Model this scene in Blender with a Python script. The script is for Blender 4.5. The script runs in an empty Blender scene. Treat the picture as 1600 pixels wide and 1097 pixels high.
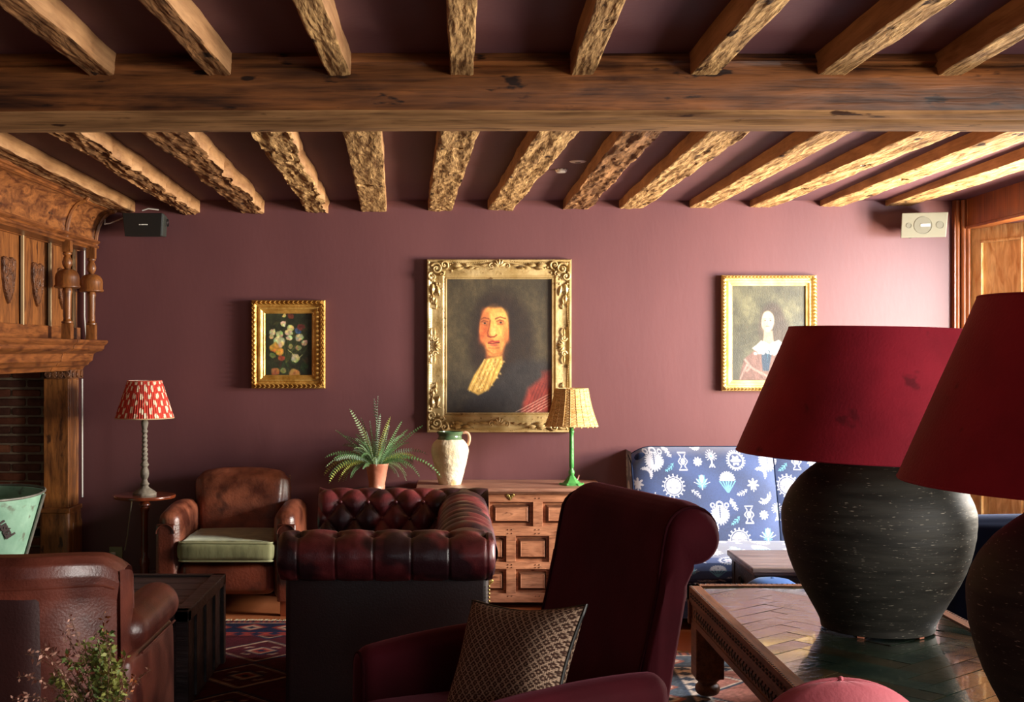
import bpy, bmesh, math, random
import numpy as np
from mathutils import Vector, Matrix, noise
random.seed(7)
PI = math.pi
scene = bpy.context.scene
C = scene.collection

# ------------------------------------------------------------------ camera, world, lights
F = 2000.0                      # focal length in pixels of the 1600 px wide frame
VX, VY, EYE = 700.0, 548.5, 1.4
cam_data = bpy.data.cameras.new('camera')
cam_data.sensor_width = 36.0
cam_data.lens = 36.0 * F / 1600.0
cam_data.shift_x = (800.0 - VX) / 1600.0
cam_data.clip_start = 0.05
cam = bpy.data.objects.new('camera', cam_data)
cam.location = (0, 0, EYE)
cam.rotation_euler = (PI / 2, 0, 0)
C.objects.link(cam)
scene.camera = cam

world = bpy.data.worlds.new('world')
scene.world = world
world.use_nodes = True
wbg = world.node_tree.nodes['Background']
wbg.inputs[0].default_value = (0.75, 0.85, 1.0, 1)
wbg.inputs[1].default_value = 0.6

def area(name, loc, target, sx, sy, power, color, spread=180):
    d = bpy.data.lights.new(name, 'AREA')
    d.shape = 'RECTANGLE'; d.size = sx; d.size_y = sy
    d.energy = power; d.color = color; d.spread = math.radians(spread)
    o = bpy.data.objects.new(name, d)
    o.location = loc
    o.rotation_euler = (Vector(target) - Vector(loc)).to_track_quat('-Z', 'Y').to_euler()
    C.objects.link(o)
    return o
# daylight coming in through the windows of the right-hand wall plus an added fill lamp behind the camera
area('window_daylight_ground', (3.74, 5.80, 1.12), (0.6, 7.3, 1.95), 1.15, .6, 295, (1.0, 0.83, 0.66), 160)
area('window_daylight_sky', (3.74, 5.80, 1.78), (0.6, 7.3, 1.05), 1.15, .6, 215, (0.93, 0.93, 1.0), 160)
area('window_daylight_near', (2.95, 2.1, 1.30), (0.0, 2.8, 1.35), 1.7, 1.1, 72, (1.0, 0.93, 0.86), 115)
area('added_fill_rear', (0.9, -1.75, 1.5), (0.6, 5.0, 1.2), 1.6, 1.1, 7, (0.95, 0.95, 1.0), 180)

scene.view_settings.view_transform = 'Standard'
scene.view_settings.look = 'None'
scene.view_settings.exposure = 0.55
scene.view_settings.gamma = 1.0
scene.view_settings.use_curve_mapping = False

# ------------------------------------------------------------------ helpers
def lin(c):
    out = []
    for v in c[:3]:
        v = v / 255.0
        out.append(v / 12.92 if v <= 0.04045 else ((v + 0.055) / 1.055) ** 2.4)
    return (*out, 1.0)

def at(px, py, Y):
    """photo pixel on the plane at depth Y -> point in the room"""
    return Vector(((px - VX) / F * Y, Y, EYE + (VY - py) / F * Y))

def mat(name, c1, c2=None, scale=4.0, stretch=(1, 1, 1), rough=0.5, rough2=None, bump=0.0, bscale=None, bstretch=None,
        metallic=0.0, sheen=0.0, sheen_tint=(1, 1, 1), coat=0.0, coat_rough=0.1, detail=6.0, spots=None, spot_scale=40.0,
        spot_lo=0.62, spec=0.5, ramp=(0.35, 0.68), distort=0.0, trans=0.0, rings=False):
    m = bpy.data.materials.new(name)
    m.use_nodes = True
    nt = m.node_tree; N = nt.nodes; L = nt.links
    b = N['Principled BSDF']
    b.inputs['Metallic'].default_value = metallic
    b.inputs['Roughness'].default_value = rough
    b.inputs['Specular IOR Level'].default_value = spec
    if sheen:
        b.inputs['Sheen Weight'].default_value = sheen
        b.inputs['Sheen Roughness'].default_value = 0.4
        b.inputs['Sheen Tint'].default_value = (*sheen_tint, 1)
    if coat:
        b.inputs['Coat Weight'].default_value = coat
        b.inputs['Coat Roughness'].default_value = coat_rough
    if trans:
        b.inputs['Transmission Weight'].default_value = trans
    tc = N.new('ShaderNodeTexCoord')
    mp = N.new('ShaderNodeMapping'); mp.inputs['Scale'].default_value = stretch
    L.new(tc.outputs['Object'], mp.inputs['Vector'])
    col = None
    if c2 is not None:
        nz = N.new('ShaderNodeTexNoise'); nz.inputs['Scale'].default_value = scale
        nz.inputs['Detail'].default_value = detail; nz.inputs['Distortion'].default_value = distort
        L.new(mp.outputs[0], nz.inputs['Vector'])
        src = nz.outputs['Fac']
        if rings:
            wv = N.new('ShaderNodeTexWave'); wv.inputs['Scale'].default_value = scale * 1.6
            wv.inputs['Distortion'].default_value = 9.0; wv.inputs['Detail'].default_value = 3.0
            wv.inputs['Detail Scale'].default_value = 1.2; wv.bands_direction = 'DIAGONAL'
            L.new(mp.outputs[0], wv.inputs['Vector'])
            mm = N.new('ShaderNodeMath'); mm.operation = 'MULTIPLY_ADD'
            L.new(wv.outputs['Fac'], mm.inputs[0]); mm.inputs[1].default_value = 0.35
            sb = N.new('ShaderNodeMath'); sb.operation = 'SUBTRACT'; L.new(src, sb.inputs[0]); sb.inputs[1].default_value = 0.16
            L.new(sb.outputs[0], mm.inputs[2]); src = mm.outputs[0]
        rp = N.new('ShaderNodeValToRGB')
        rp.color_ramp.elements[0].position = ramp[0]; rp.color_ramp.elements[0].color = lin(c1)
        rp.color_ramp.elements[1].position = ramp[1]; rp.color_ramp.elements[1].color = lin(c2)
        L.new(src, rp.inputs[0])
        col = rp.outputs[0]
        if rough2 is not None:
            mr = N.new('ShaderNodeMapRange')
            mr.inputs['From Min'].default_value = ramp[0]; mr.inputs['From Max'].default_value = ramp[1]
            mr.inputs['To Min'].default_value = rough; mr.inputs['To Max'].default_value = rough2
            L.new(nz.outputs['Fac'], mr.inputs['Value']); L.new(mr.outputs[0], b.inputs['Roughness'])
    if spots is not None:
        n2 = N.new('ShaderNodeTexNoise'); n2.inputs['Scale'].default_value = spot_scale; n2.inputs['Detail'].default_value = 3
        L.new(mp.outputs[0], n2.inputs['Vector'])
        r2 = N.new('ShaderNodeValToRGB')
        r2.color_ramp.elements[0].position = spot_lo; r2.color_ramp.elements[0].color = (0, 0, 0, 1)
        r2.color_ramp.elements[1].position = spot_lo + 0.06; r2.color_ramp.elements[1].color = (1, 1, 1, 1)
        L.new(n2.outputs['Fac'], r2.inputs[0])
        mx = N.new('ShaderNodeMix'); mx.data_type = 'RGBA'
        L.new(r2.outputs[0], mx.inputs['Factor'])
        if col is None: mx.inputs['A'].default_value = lin(c1)
        else: L.new(col, mx.inputs['A'])
        mx.inputs['B'].default_value = lin(spots)
        col = mx.outputs['Result']
    if col is None: b.inputs['Base Color'].default_value = lin(c1)
    else: L.new(col, b.inputs['Base Color'])
    if bump:
        n3 = N.new('ShaderNodeTexNoise'); n3.inputs['Scale'].default_value = bscale or scale * 3
        n3.inputs['Detail'].default_value = 5
        if bstretch:
            mp3 = N.new('ShaderNodeMapping'); mp3.inputs['Scale'].default_value = bstretch
            L.new(tc.outputs['Object'], mp3.inputs['Vector']); L.new(mp3.outputs[0], n3.inputs['Vector'])
        else:
            L.new(mp.outputs[0], n3.inputs['Vector'])
        bp = N.new('ShaderNodeBump'); bp.inputs['Strength'].default_value = min(1.0, bump); bp.inputs['Distance'].default_value = 0.01
        L.new(n3.outputs['Fac'], bp.inputs['Height']); L.new(bp.outputs[0], b.inputs['Normal'])
    m['c'] = name
    return m

def wood(name, c1, c2, axis='x', grain=55, along=3.0, mottle=5.0, rough=.5, bump=.25, coat=0.0, coat_rough=.3, spots=None, spot_lo=.66, spec=.35, k=.55, pores=.35):
    """oak: fine fibres along one axis over a broad mottling"""
    m = bpy.data.materials.new(name); m.use_nodes = True
    nt = m.node_tree; N = nt.nodes; L = nt.links; b = N['Principled BSDF']
    b.inputs['Roughness'].default_value = rough; b.inputs['Specular IOR Level'].default_value = spec
    b.inputs['Coat Weight'].default_value = coat; b.inputs['Coat Roughness'].default_value = coat_rough
    tc = N.new('ShaderNodeTexCoord')
    def mapped(sc):
        mp = N.new('ShaderNodeMapping'); mp.inputs['Scale'].default_value = sc; L.new(tc.outputs['Object'], mp.inputs['Vector']); return mp.outputs[0]
    ai = 'xyz'.index(axis); sg = [grain]*3; sg[ai] = along; sm = [mottle*1.6]*3; sm[ai] = mottle*.45
    n1 = N.new('ShaderNodeTexNoise'); n1.inputs['Scale'].default_value = 1; n1.inputs['Detail'].default_value = 4; n1.inputs['Distortion'].default_value = .4; L.new(mapped(sg), n1.inputs['Vector'])
    n2 = N.new('ShaderNodeTexNoise'); n2.inputs['Scale'].default_value = 1; n2.inputs['Detail'].default_value = 5; n2.inputs['Distortion'].default_value = 1.2; L.new(mapped(sm), n2.inputs['Vector'])
    mx = N.new('ShaderNodeMix'); mx.data_type = 'FLOAT'; mx.inputs['Factor'].default_value = k; L.new(n1.outputs['Fac'], mx.inputs['A']); L.new(n2.outputs['Fac'], mx.inputs['B'])
    rp = N.new('ShaderNodeValToRGB'); rp.color_ramp.elements[0].position = .36; rp.color_ramp.elements[0].color = lin(c1); rp.color_ramp.elements[1].position = .64; rp.color_ramp.elements[1].color = lin(c2)
    L.new(mx.outputs['Result'], rp.inputs[0]); col = rp.outputs[0]
    if pores:
        sp_ = [grain*3.2]*3; sp_[ai] = along*3.5
        n4 = N.new('ShaderNodeTexNoise'); n4.inputs['Scale'].default_value = 1; n4.inputs['Detail'].default_value = 2; L.new(mapped(sp_), n4.inputs['Vector'])
        r4 = N.new('ShaderNodeValToRGB'); r4.color_ramp.elements[0].position = .34; r4.color_ramp.elements[0].color = (1-pores, 1-pores, 1-pores, 1); r4.color_ramp.elements[1].position = .46; r4.color_ramp.elements[1].color = (1, 1, 1, 1)
        L.new(n4.outputs['Fac'], r4.inputs[0]); mm = N.new('ShaderNodeMix'); mm.data_type = 'RGBA'; mm.blend_type = 'MULTIPLY'; mm.inputs['Factor'].default_value = 1
        L.new(col, mm.inputs['A']); L.new(r4.outputs[0], mm.inputs['B']); col = mm.outputs['Result']
    if spots:
        ss = [22.0]*3; ss[ai] = 7.0
        n5 = N.new('ShaderNodeTexNoise'); n5.inputs['Scale'].default_value = 1; n5.inputs['Detail'].default_value = 4; L.new(mapped(ss), n5.inputs['Vector'])
        r5 = N.new('ShaderNodeValToRGB'); r5.color_ramp.elements[0].position = spot_lo; r5.color_ramp.elements[0].color = (0, 0, 0, 1); r5.color_ramp.elements[1].position = spot_lo+.05; r5.color_ramp.elements[1].color = (1, 1, 1, 1)
        L.new(n5.outputs['Fac'], r5.inputs[0]); m5 = N.new('ShaderNodeMix'); m5.data_type = 'RGBA'; L.new(r5.outputs[0], m5.inputs['Factor']); L.new(col, m5.inputs['A']); m5.inputs['B'].default_value = lin(spots); col = m5.outputs['Result']
    L.new(col, b.inputs['Base Color'])
    ad = N.new('ShaderNodeMath'); ad.operation = 'MULTIPLY_ADD'; L.new(n1.outputs['Fac'], ad.inputs[0]); ad.inputs[1].default_value = .6; L.new(n2.outputs['Fac'], ad.inputs[2])
    bp = N.new('ShaderNodeBump'); bp.inputs['Strength'].default_value = bump; bp.inputs['Distance'].default_value = .008; L.new(ad.outputs[0], bp.inputs['Height']); L.new(bp.outputs[0], b.inputs['Normal'])
    return m

def paint_mat(name, rough=0.5, coat=0.0, sheen=0.0, bump=0.0, bscale=200, spec=0.5):
    """surface whose own painted / woven pattern is stored in the mesh"""
    m = bpy.data.materials.new(name); m.use_nodes = True
    nt = m.node_tree; N = nt.nodes; L = nt.links; b = N['Principled BSDF']
    a = N.new('ShaderNodeAttribute'); a.attribute_name = 'pattern'
    L.new(a.outputs['Color'], b.inputs['Base Color'])
    b.inputs['Roughness'].default_value = rough; b.inputs['Coat Weight'].default_value = coat
    b.inputs['Coat Roughness'].default_value = 0.25; b.inputs['Specular IOR Level'].default_value = spec
    if sheen: b.inputs['Sheen Weight'].default_value = sheen
    if bump:
        tc = N.new('ShaderNodeTexCoord'); n3 = N.new('ShaderNodeTexNoise'); n3.inputs['Scale'].default_value = bscale
        L.new(tc.outputs['Object'], n3.inputs['Vector'])
        bp = N.new('ShaderNodeBump'); bp.inputs['Strength'].default_value = bump; bp.inputs['Distance'].default_value = 0.004
        L.new(n3.outputs['Fac'], bp.inputs['Height']); L.new(bp.outputs[0], b.inputs['Normal'])
    return m

def set_pattern(o, cols):
    """cols: N x 3 sRGB 0..255 per vertex"""
    c = np.clip(np.asarray(cols, dtype=float) / 255.0, 0, 1)
    c = np.where(c <= 0.04045, c / 12.92, ((c + 0.055) / 1.055) ** 2.4)
    at_ = o.data.color_attributes.new('pattern', 'FLOAT_COLOR', 'POINT')
    full = np.ones((len(o.data.vertices), 4)); full[:len(c), :3] = c
    at_.data.foreach_set('color', full.ravel())

def tag(o, label=None, cat=None, group=None, kind=None):
    if label: o['label'] = label
    if cat: o['category'] = cat
    if group: o['group'] = group
    if kind: o['kind'] = kind
    return o

def thing(name, loc, label, cat, rz=0, group=None):
    o = bpy.data.objects.new(name, None); o.empty_display_size = 0.1
    o.location = loc; o.rotation_euler = (0, 0, rz); C.objects.link(o)
    return tag(o, label, cat, group)

class MB:
    def __init__(s): s.v = []; s.f = []; s.mi = []; s.m = 0
    def add(s, vs, fs):
        k = len(s.v); s.v += [tuple(p) for p in vs]; s.f += [tuple(i + k for i in f) for f in fs]; s.mi += [s.m] * len(fs)
    def box(s, c, d, rot=None, taper=1.0):
        c = Vector(c); vs = []
        for z in (-.5, .5):
            t = taper if z > 0 else 1.0
            for x, y in ((-.5, -.5), (.5, -.5), (.5, .5), (-.5, .5)):
                p = Vector((x * d[0] * t, y * d[1] * t, z * d[2]))
                if rot is not None: p = rot @ p
                vs.append(c + p)
        s.add(vs, [(0, 3, 2, 1), (4, 5, 6, 7), (0, 1, 5, 4), (1, 2, 6, 5), (2, 3, 7, 6), (3, 0, 4, 7)])
    def b2(s, a, b):
        s.box(((a[0]+b[0])/2, (a[1]+b[1])/2, (a[2]+b[2])/2), (abs(b[0]-a[0]), abs(b[1]-a[1]), abs(b[2]-a[2])))
    def lathe(s, prof, c=(0, 0, 0), seg=32, rot=None, fn=None, cap=True):
        """prof: (r, z) from bottom to top"""
        c = Vector(c); vs = []; fs = []
        for i, (r, z) in enumerate(prof):
            for k in range(seg):
                a = 2 * PI * k / seg
                rr = r if fn is None else fn(r, z, a)
                p = Vector((rr * math.cos(a), rr * math.sin(a), z))
                if rot is not None: p = rot @ p
                vs.append(c + p)
        n = len(prof)
        for i in range(n - 1):
            for k in range(seg):
                k2 = (k + 1) % seg
                fs.append((i*seg+k, i*seg+k2, (i+1)*seg+k2, (i+1)*seg+k))
        if cap:
            if prof[0][0] > 1e-6: fs.append(tuple(reversed(range(seg))))
            if prof[-1][0] > 1e-6: fs.append(tuple((n-1)*seg + k for k in range(seg)))
        s.add(vs, fs)
    def tube(s, pts, r, seg=8, closed=False, cap=True):
        pts = [Vector(p) for p in pts]; n = len(pts)
        rs = r if isinstance(r, (list, tuple)) else [r] * n
        vs = []; fs = []; up = None
        for i, p in enumerate(pts):
            if closed: t = pts[(i+1) % n] - pts[i-1]
            else: t = pts[min(i+1, n-1)] - pts[max(i-1, 0)]
            if t.length < 1e-9: t = Vector((0, 0, 1))
            t.normalize()
            if up is None:
                up = Vector((0, 0, 1)) if abs(t.z) < .9 else Vector((1, 0, 0))
            a = t.cross(up)
            if a.length < 1e-6: a = t.cross(Vector((0, 1, 0)))
            a.normalize(); bb = a.cross(t).normalized(); up = bb
            for k in range(seg):
                an = 2 * PI * k / seg
                vs.append(p + rs[i] * (math.cos(an) * a + math.sin(an) * bb))
        m = n if closed else n - 1
        for i in range(m):
            j = (i + 1) % n
            for k in range(seg):
                k2 = (k+1) % seg
                fs.append((i*seg+k, i*seg+k2, j*seg+k2, j*seg+k))
        if cap and not closed:
            fs.append(tuple(reversed(range(seg)))); fs.append(tuple((n-1)*seg+k for k in range(seg)))
        s.add(vs, fs)
    def grid(s, fn, nu, nv, closeu=False, closev=False):
        vs = [fn(i / nu, j / nv) for i in range(nu + (0 if closeu else 1)) for j in range(nv + (0 if closev else 1))]
        W = nv + (0 if closev else 1); H = nu + (0 if closeu else 1); fs = []
        for i in range(nu):
            for j in range(nv):
                i2 = (i+1) % H; j2 = (j+1) % W
                fs.append((i*W+j, i2*W+j, i2*W+j2, i*W+j2))
        s.add(vs, fs)
    def ball(s, c, r, seg=12, sc=(1, 1, 1), rot=None):
        n = max(4, seg // 2)
        prof = [(math.sin(PI*i/n), -math.cos(PI*i/n)) for i in range(n+1)]
        c = Vector(c); vs = []; fs = []
        for (rr, z) in prof:
            for k in range(seg):
                a = 2*PI*k/seg; p = Vector((rr*math.cos(a)*r*sc[0], rr*math.sin(a)*r*sc[1], z*r*sc[2]))
                if rot is not None: p = rot @ p
                vs.append(c + p)
        for i in range(n):
            for k in range(seg):
                k2 = (k+1) % seg; fs.append((i*seg+k, i*seg+k2, (i+1)*seg+k2, (i+1)*seg+k))
        s.add(vs, fs)
    def prism(s, poly, thick, fn):
        """poly 2D; fn(a, b, t) -> 3D point, t in 0..1"""
        n = len(poly)
        vs = [fn(a, b, 0) for a, b in poly] + [fn(a, b, 1) for a, b in poly]
        fs = [tuple(range(n))[::-1], tuple(range(n, 2*n))]
        fs += [(i, (i+1) % n, n + (i+1) % n, n + i) for i in range(n)]
        s.add(vs, fs)
    def rbox(s, c, d, r=0.03, n=8, puff=0.0, rot=None, fn=None):
        """soft box: cube grid with rounded edges; puff swells the faces"""
        c = Vector(c); hx, hy, hz = d[0]/2, d[1]/2, d[2]/2; key = {}; vs = []; fs = []
        r = min(r, hx*.98, hy*.98, hz*.98)
        def idx(p):
            k = (round(p[0], 5), round(p[1], 5), round(p[2], 5))
            if k not in key:
                key[k] = len(vs)
                q = Vector((p[0]*hx, p[1]*hy, p[2]*hz))
                inner = Vector((max(-hx+r, min(hx-r, q.x)), max(-hy+r, min(hy-r, q.y)), max(-hz+r, min(hz-r, q.z))))
                dv = q - inner
                if dv.length > 1e-9: q = inner + dv.normalized() * r
                if puff:
                    ex = (1-p[0]**2); ey = (1-p[1]**2); ez = (1-p[2]**2)
                    q.x += puff * p[0] * (ey*ez)**.5 if abs(p[0]) > .5 else 0
                    q.y += puff * p[1] * (ex*ez)**.5 if abs(p[1]) > .5 else 0
                    q.z += puff * p[2] * (ex*ey)**.5 if abs(p[2]) > .5 else 0
                if fn: q = fn(q)
                if rot is not None: q = rot @ q
                vs.append(c + q)
            return key[k]
        # non-uniform spacing: denser near the edges
        def sp(i, h):
            t = i / n
            e = r / h
            if t < .25: return -1 + e * (t/.25)
            if t > .75: return 1 - e * ((1-t)/.25)
            return (-1+e) + (2-2*e) * ((t-.25)/.5)
        H = (hx, hy, hz)
        for ax in range(3):
            u, w = (ax+1) % 3, (ax+2) % 3
            for sg in (-1, 1):
                for i in range(n):
                    for j in range(n):
                        q = []
                        for a, b in ((i, j), (i+1, j), (i+1, j+1), (i, j+1)):
                            p = [0, 0, 0]; p[ax] = sg; p[u] = sp(a, H[u]); p[w] = sp(b, H[w])
                            q.append(idx(p))
                        fs.append(tuple(q) if sg > 0 else tuple(reversed(q)))
        s.add(vs, fs)
    def build(s, name, mats, parent=None, smooth=True, bevel=0, seg=2, sub=0, loc=None, recalc=True, angle=40):
        me = bpy.data.meshes.new(name)
        me.from_pydata(s.v, [], s.f)
        if not isinstance(mats, (list, tuple)): mats = [mats]
        for m in mats: me.materials.append(m)
        if len(mats) > 1: me.polygons.foreach_set('material_index', s.mi)
        if recalc:
            bm = bmesh.new(); bm.from_mesh(me); bmesh.ops.recalc_face_normals(bm, faces=bm.faces); bm.to_mesh(me); bm.free()
        if smooth:
            me.polygons.foreach_set('use_smooth', [True] * len(me.polygons))
            if smooth != 'all': me.set_sharp_from_angle(angle=math.radians(angle))
        me.update()
        o = bpy.data.objects.new(name, me); C.objects.link(o)
        if loc is not None: o.location = loc
        if parent is not None: o.parent = parent
        if bevel:
            md = o.modifiers.new('bevel', 'BEVEL'); md.width = bevel; md.segments = seg; md.limit_method = 'ANGLE'; md.angle_limit = math.radians(35)
        if sub:
            md = o.modifiers.new('sub', 'SUBSURF'); md.levels = sub; md.render_levels = sub
        return o

def struct(mb, name, m, **k):
    o = mb.build(name, m, **k); o['kind'] = 'structure'; return o
def RX(a): return Matrix.Rotation(a, 3, 'X')
def RY(a): return Matrix.Rotation(a, 3, 'Y')
def RZ(a): return Matrix.Rotation(a, 3, 'Z')
def fbm(x, y, z, o=4): return noise.fractal(Vector((x, y, z)), 1.0, 2.0, o)
def smooth(e0, e1, x):
    t = np.clip((x - e0) / (e1 - e0), 0, 1); return t*t*(3-2*t)

# ------------------------------------------------------------------ materials
plaster = mat('plum wall paint', (90, 53, 55), (102, 62, 63), scale=1.6, stretch=(1, 1, .35), rough=.47, bump=.05, bscale=40, spec=.42)
ceil_plaster = mat('plum ceiling paint', (84, 50, 58), (96, 58, 64), scale=1.2, rough=.7, bump=.1, bscale=30)
joist_wood = wood('pale old oak', (112, 78, 44), (208, 166, 108), 'y', 70, 9, 9, .75, 1.0, spots=(56, 34, 18), spot_lo=.64, spec=.2, pores=.4)
joist_brown = wood('brown old oak', (92, 60, 34), (164, 118, 74), 'y', 46, 5, 9, .72, .9, spots=(44, 26, 14), spot_lo=.64, spec=.2, pores=.45)
joist_side = wood('planed oak flank', (136, 96, 62), (186, 142, 98), 'y', 60, 3, 5, .7, .15, spec=.2, pores=.15, k=.7)
burr_oak = wood('burr oak', (78, 40, 18), (150, 92, 46), 'y', 40, 22, 16, .4, .2, coat=.2, k=.8, spots=(52, 30, 16), spot_lo=.66)
beam_wood = wood('dark oak beam', (50, 26, 13), (140, 86, 44), 'x', 48, 2.2, 4.5, .5, .7, spots=(34, 18, 10), spot_lo=.63, spec=.35, k=.55, coat=.1)
oak_carved = wood('carved brown oak', (84, 46, 20), (148, 90, 42), 'z', 60, 6, 9, .4, .25, coat=.25, spots=(64, 34, 16), spot_lo=.64, k=.7)
oak_h = wood('moulded brown oak', (80, 42, 18), (140, 82, 38), 'y', 60, 4, 9, .4, .25, coat=.2, k=.65)
oak_shield = mat('darker carved oak', (74, 42, 22), (120, 72, 36), scale=20, rough=.5, bump=.9, bscale=60)  # darker, strongly bumped oak for shields and bracket
strip_pale = mat('pale oak strip', (176, 150, 110), (200, 176, 134), scale=4, stretch=(4, 4, 1), rough=.5)
window_oak = wood('honey oak', (200, 146, 82), (240, 204, 140), 'z', 40, 3, 14, .32, .3, coat=.6, coat_rough=.25, k=.75, pores=.15)
trim_oak = wood('red brown oak', (112, 56, 22), (160, 90, 40), 'z', 60, 2, 6, .35, .15, coat=.4, pores=.2)
chest_wood = wood('chestnut oak', (140, 88, 62), (194, 134, 98), 'x', 70, 6, 10, .42, .25, coat=.15, spots=(98, 54, 36), spot_lo=.64, k=.65)
chest_dark = wood('dark peg and shaded bevel oak', (64, 36, 24), (104, 64, 44), 'x', 70, 6, 10, .45, .2)  # dark pegs; on the panel bevels this colour paints in their shade
chest_top = wood('worn chest top', (126, 84, 66), (170, 126, 104), 'x', 60, 3, 8, .42, .2)
table_oak = wood('table oak', (84, 50, 30), (134, 86, 54), 'y', 60, 4, 8, .5, .3)
mahogany = mat('mahogany', (86, 36, 18), (130, 60, 32), scale=4, stretch=(3, 3, 1), rough=.25, coat=.5)
dark_wood = mat('dark stained wood', (26, 18, 16), (48, 34, 30), scale=3, stretch=(1, 6, 6), rough=.5, bump=.35, bscale=12, spots=(90, 78, 72), spot_scale=14, spot_lo=.73)
trunk_wood = mat('charcoal planks', (50, 49, 50), (84, 81, 80), scale=2, stretch=(1, 8, 8), rough=.45, bump=.5, bscale=10, spots=(120, 110, 104), spot_scale=9, spot_lo=.74)
leather_brown = mat('worn brown leather', (74, 34, 22), (146, 82, 56), scale=9, rough=.34, rough2=.5, bump=.22, bscale=90, spots=(52, 26, 18), spot_scale=4, spot_lo=.58, ramp=(.36, .7), coat=.15, coat_rough=.35)
leather_dark = mat('dark brown leather', (58, 26, 18), (118, 54, 34), scale=4, rough=.32, rough2=.46, bump=.2, bscale=80, spots=(40, 20, 16), spot_scale=3, spot_lo=.6, coat=.25, coat_rough=.25)
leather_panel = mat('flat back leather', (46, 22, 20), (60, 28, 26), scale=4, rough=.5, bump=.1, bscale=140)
leather_red = mat('reddish brown leather', (72, 32, 25), (124, 62, 46), scale=7, rough=.34, rough2=.5, bump=.15, bscale=160, spots=(66, 26, 20), spot_scale=5, spot_lo=.6, coat=.2, coat_rough=.3)
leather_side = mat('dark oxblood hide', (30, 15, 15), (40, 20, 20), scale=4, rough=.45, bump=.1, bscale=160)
leather_oxblood = mat('oxblood leather', (70, 24, 30), (134, 56, 58), scale=9, rough=.3, rough2=.46, bump=.15, bscale=160, spots=(48, 24, 30), spot_scale=4, spot_lo=.47, coat=.2, coat_rough=.3)
green_velvet = mat('sage velvet', (96, 96, 62), (136, 136, 94), scale=9, stretch=(1.6, 1.6, .5), rough=.75, bump=.15, sheen=.5, sheen_tint=(.85, .9, .7))
green_pipe = mat('sage piping', (150, 150, 112), rough=.7)
burgundy = mat('burgundy velvet', (58, 12, 20), (76, 18, 28), scale=5, rough=.8, bump=.08, bscale=140, sheen=.3, sheen_tint=(.75, .25, .35), spec=.12)
burg_pipe = mat('burgundy piping', (52, 10, 18), rough=.8, spec=.1)
pink_velvet = mat('rose velvet', (150, 62, 72), (172, 76, 86), scale=5, rough=.75, bump=.08, bscale=140, sheen=.4, sheen_tint=(1, .6, .65))
shade_red = mat('claret velvet shade', (112, 12, 30), (138, 22, 40), scale=4, rough=.75, bump=.12, bscale=120, sheen=.35, sheen_tint=(.9, .3, .35), spots=(92, 10, 24), spot_scale=10, spot_lo=.66, spec=.2)
jar_black = mat('rough black clay', (30, 29, 25), (50, 48, 42), scale=5, stretch=(1, 1, 7), rough=.58, rough2=.68, bump=.12, bscale=16, spots=(140, 132, 118), spot_scale=40, spot_lo=.655, spec=.3)
white_plastic = mat('white plastic', (232, 230, 220), rough=.35)
grey_plastic = mat('grey plastic', (110, 108, 92), rough=.45)
grey_mesh = mat('grey grille', (96, 94, 80), rough=.6)
black_plastic = mat('black plastic', (22, 23, 21), rough=.45)
black_side = mat('black plastic side', (46, 50, 44), rough=.4)
badge_white = mat('badge', (235, 235, 225), rough=.4)
cable_white = mat('white cable', (190, 186, 178), rough=.5)
cable_cream = mat('cream cable', (168, 156, 128), rough=.5)
black_metal = mat('black iron', (24, 23, 22), (40, 38, 36), scale=20, rough=.5, metallic=.6, bump=.3)
brass = mat('old brass', (150, 126, 66), (190, 166, 100), scale=30, rough=.35, metallic=.8)
gold_pale = mat('pale gilt', (164, 136, 84), (206, 180, 128), scale=10, rough=.42, metallic=.25, bump=.3, bscale=60, spots=(120, 92, 54), spot_scale=30, spot_lo=.62)
gold_warm = mat('warm gilt', (166, 120, 50), (212, 166, 86), scale=12, rough=.36, metallic=.45, bump=.3, bscale=60)
gold_yellow = mat('yellow gilt', (208, 176, 100), (234, 208, 146), scale=12, rough=.4, metallic=.2, bump=.2, bscale=50)
terracotta = mat('terracotta', (172, 100, 72), (200, 136, 108), scale=8, rough=.8, bump=.3, spots=(222, 196, 176), spot_scale=12, spot_lo=.6)
jug_cream = mat('cream earthenware', (206, 186, 146), (236, 222, 196), scale=7, rough=.7, bump=.9, bscale=30, spots=(190, 160, 96), spot_scale=5, spot_lo=.62)
jug_green = mat('green glaze', (56, 84, 54), (98, 124, 90), scale=9, rough=.25, coat=.5, spots=(190, 186, 160), spot_scale=12, spot_lo=.66)
jug_clay = mat('pink clay', (196, 142, 110), (214, 164, 134), scale=9, rough=.7)
lamp_green = mat('green painted metal', (56, 122, 58), (84, 154, 80), scale=14, rough=.35, bump=.2)
grey_turned = mat('grey limed wood', (96, 88, 76), (136, 126, 110), scale=14, rough=.7, bump=.5, bscale=50)
wicker = mat('wicker', (196, 150, 84), (232, 194, 134), scale=30, stretch=(1, 1, 4), rough=.6, bump=.2)
wicker_dark = mat('wicker gap', (128, 84, 40), rough=.8)
soil = mat('soil', (50, 38, 28), (70, 54, 40), scale=30, rough=.95, bump=.8)
brick_mats = [mat('brick red brown', (120, 66, 46), (146, 86, 60), scale=14, rough=.9, bump=.7), mat('brick dark', (92, 54, 42), (120, 74, 56), scale=14, rough=.9, bump=.7), mat('brick orange', (140, 80, 52), (166, 102, 70), scale=14, rough=.9, bump=.7)]
mortar = mat('mortar', (150, 128, 104), (172, 150, 122), scale=20, rough=.95, bump=.6)
soot = mat('sooty brick', (40, 32, 28), (62, 48, 40), scale=8, rough=.95, bump=.6)
bucket_green = mat('mint enamel', (128, 168, 142), (158, 196, 170), scale=10, rough=.55, bump=.2, spots=(112, 122, 104), spot_scale=12, spot_lo=.58)
zinc = mat('zinc', (118, 116, 106), (150, 146, 134), scale=12, rough=.5, metallic=.5, bump=.3)
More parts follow.
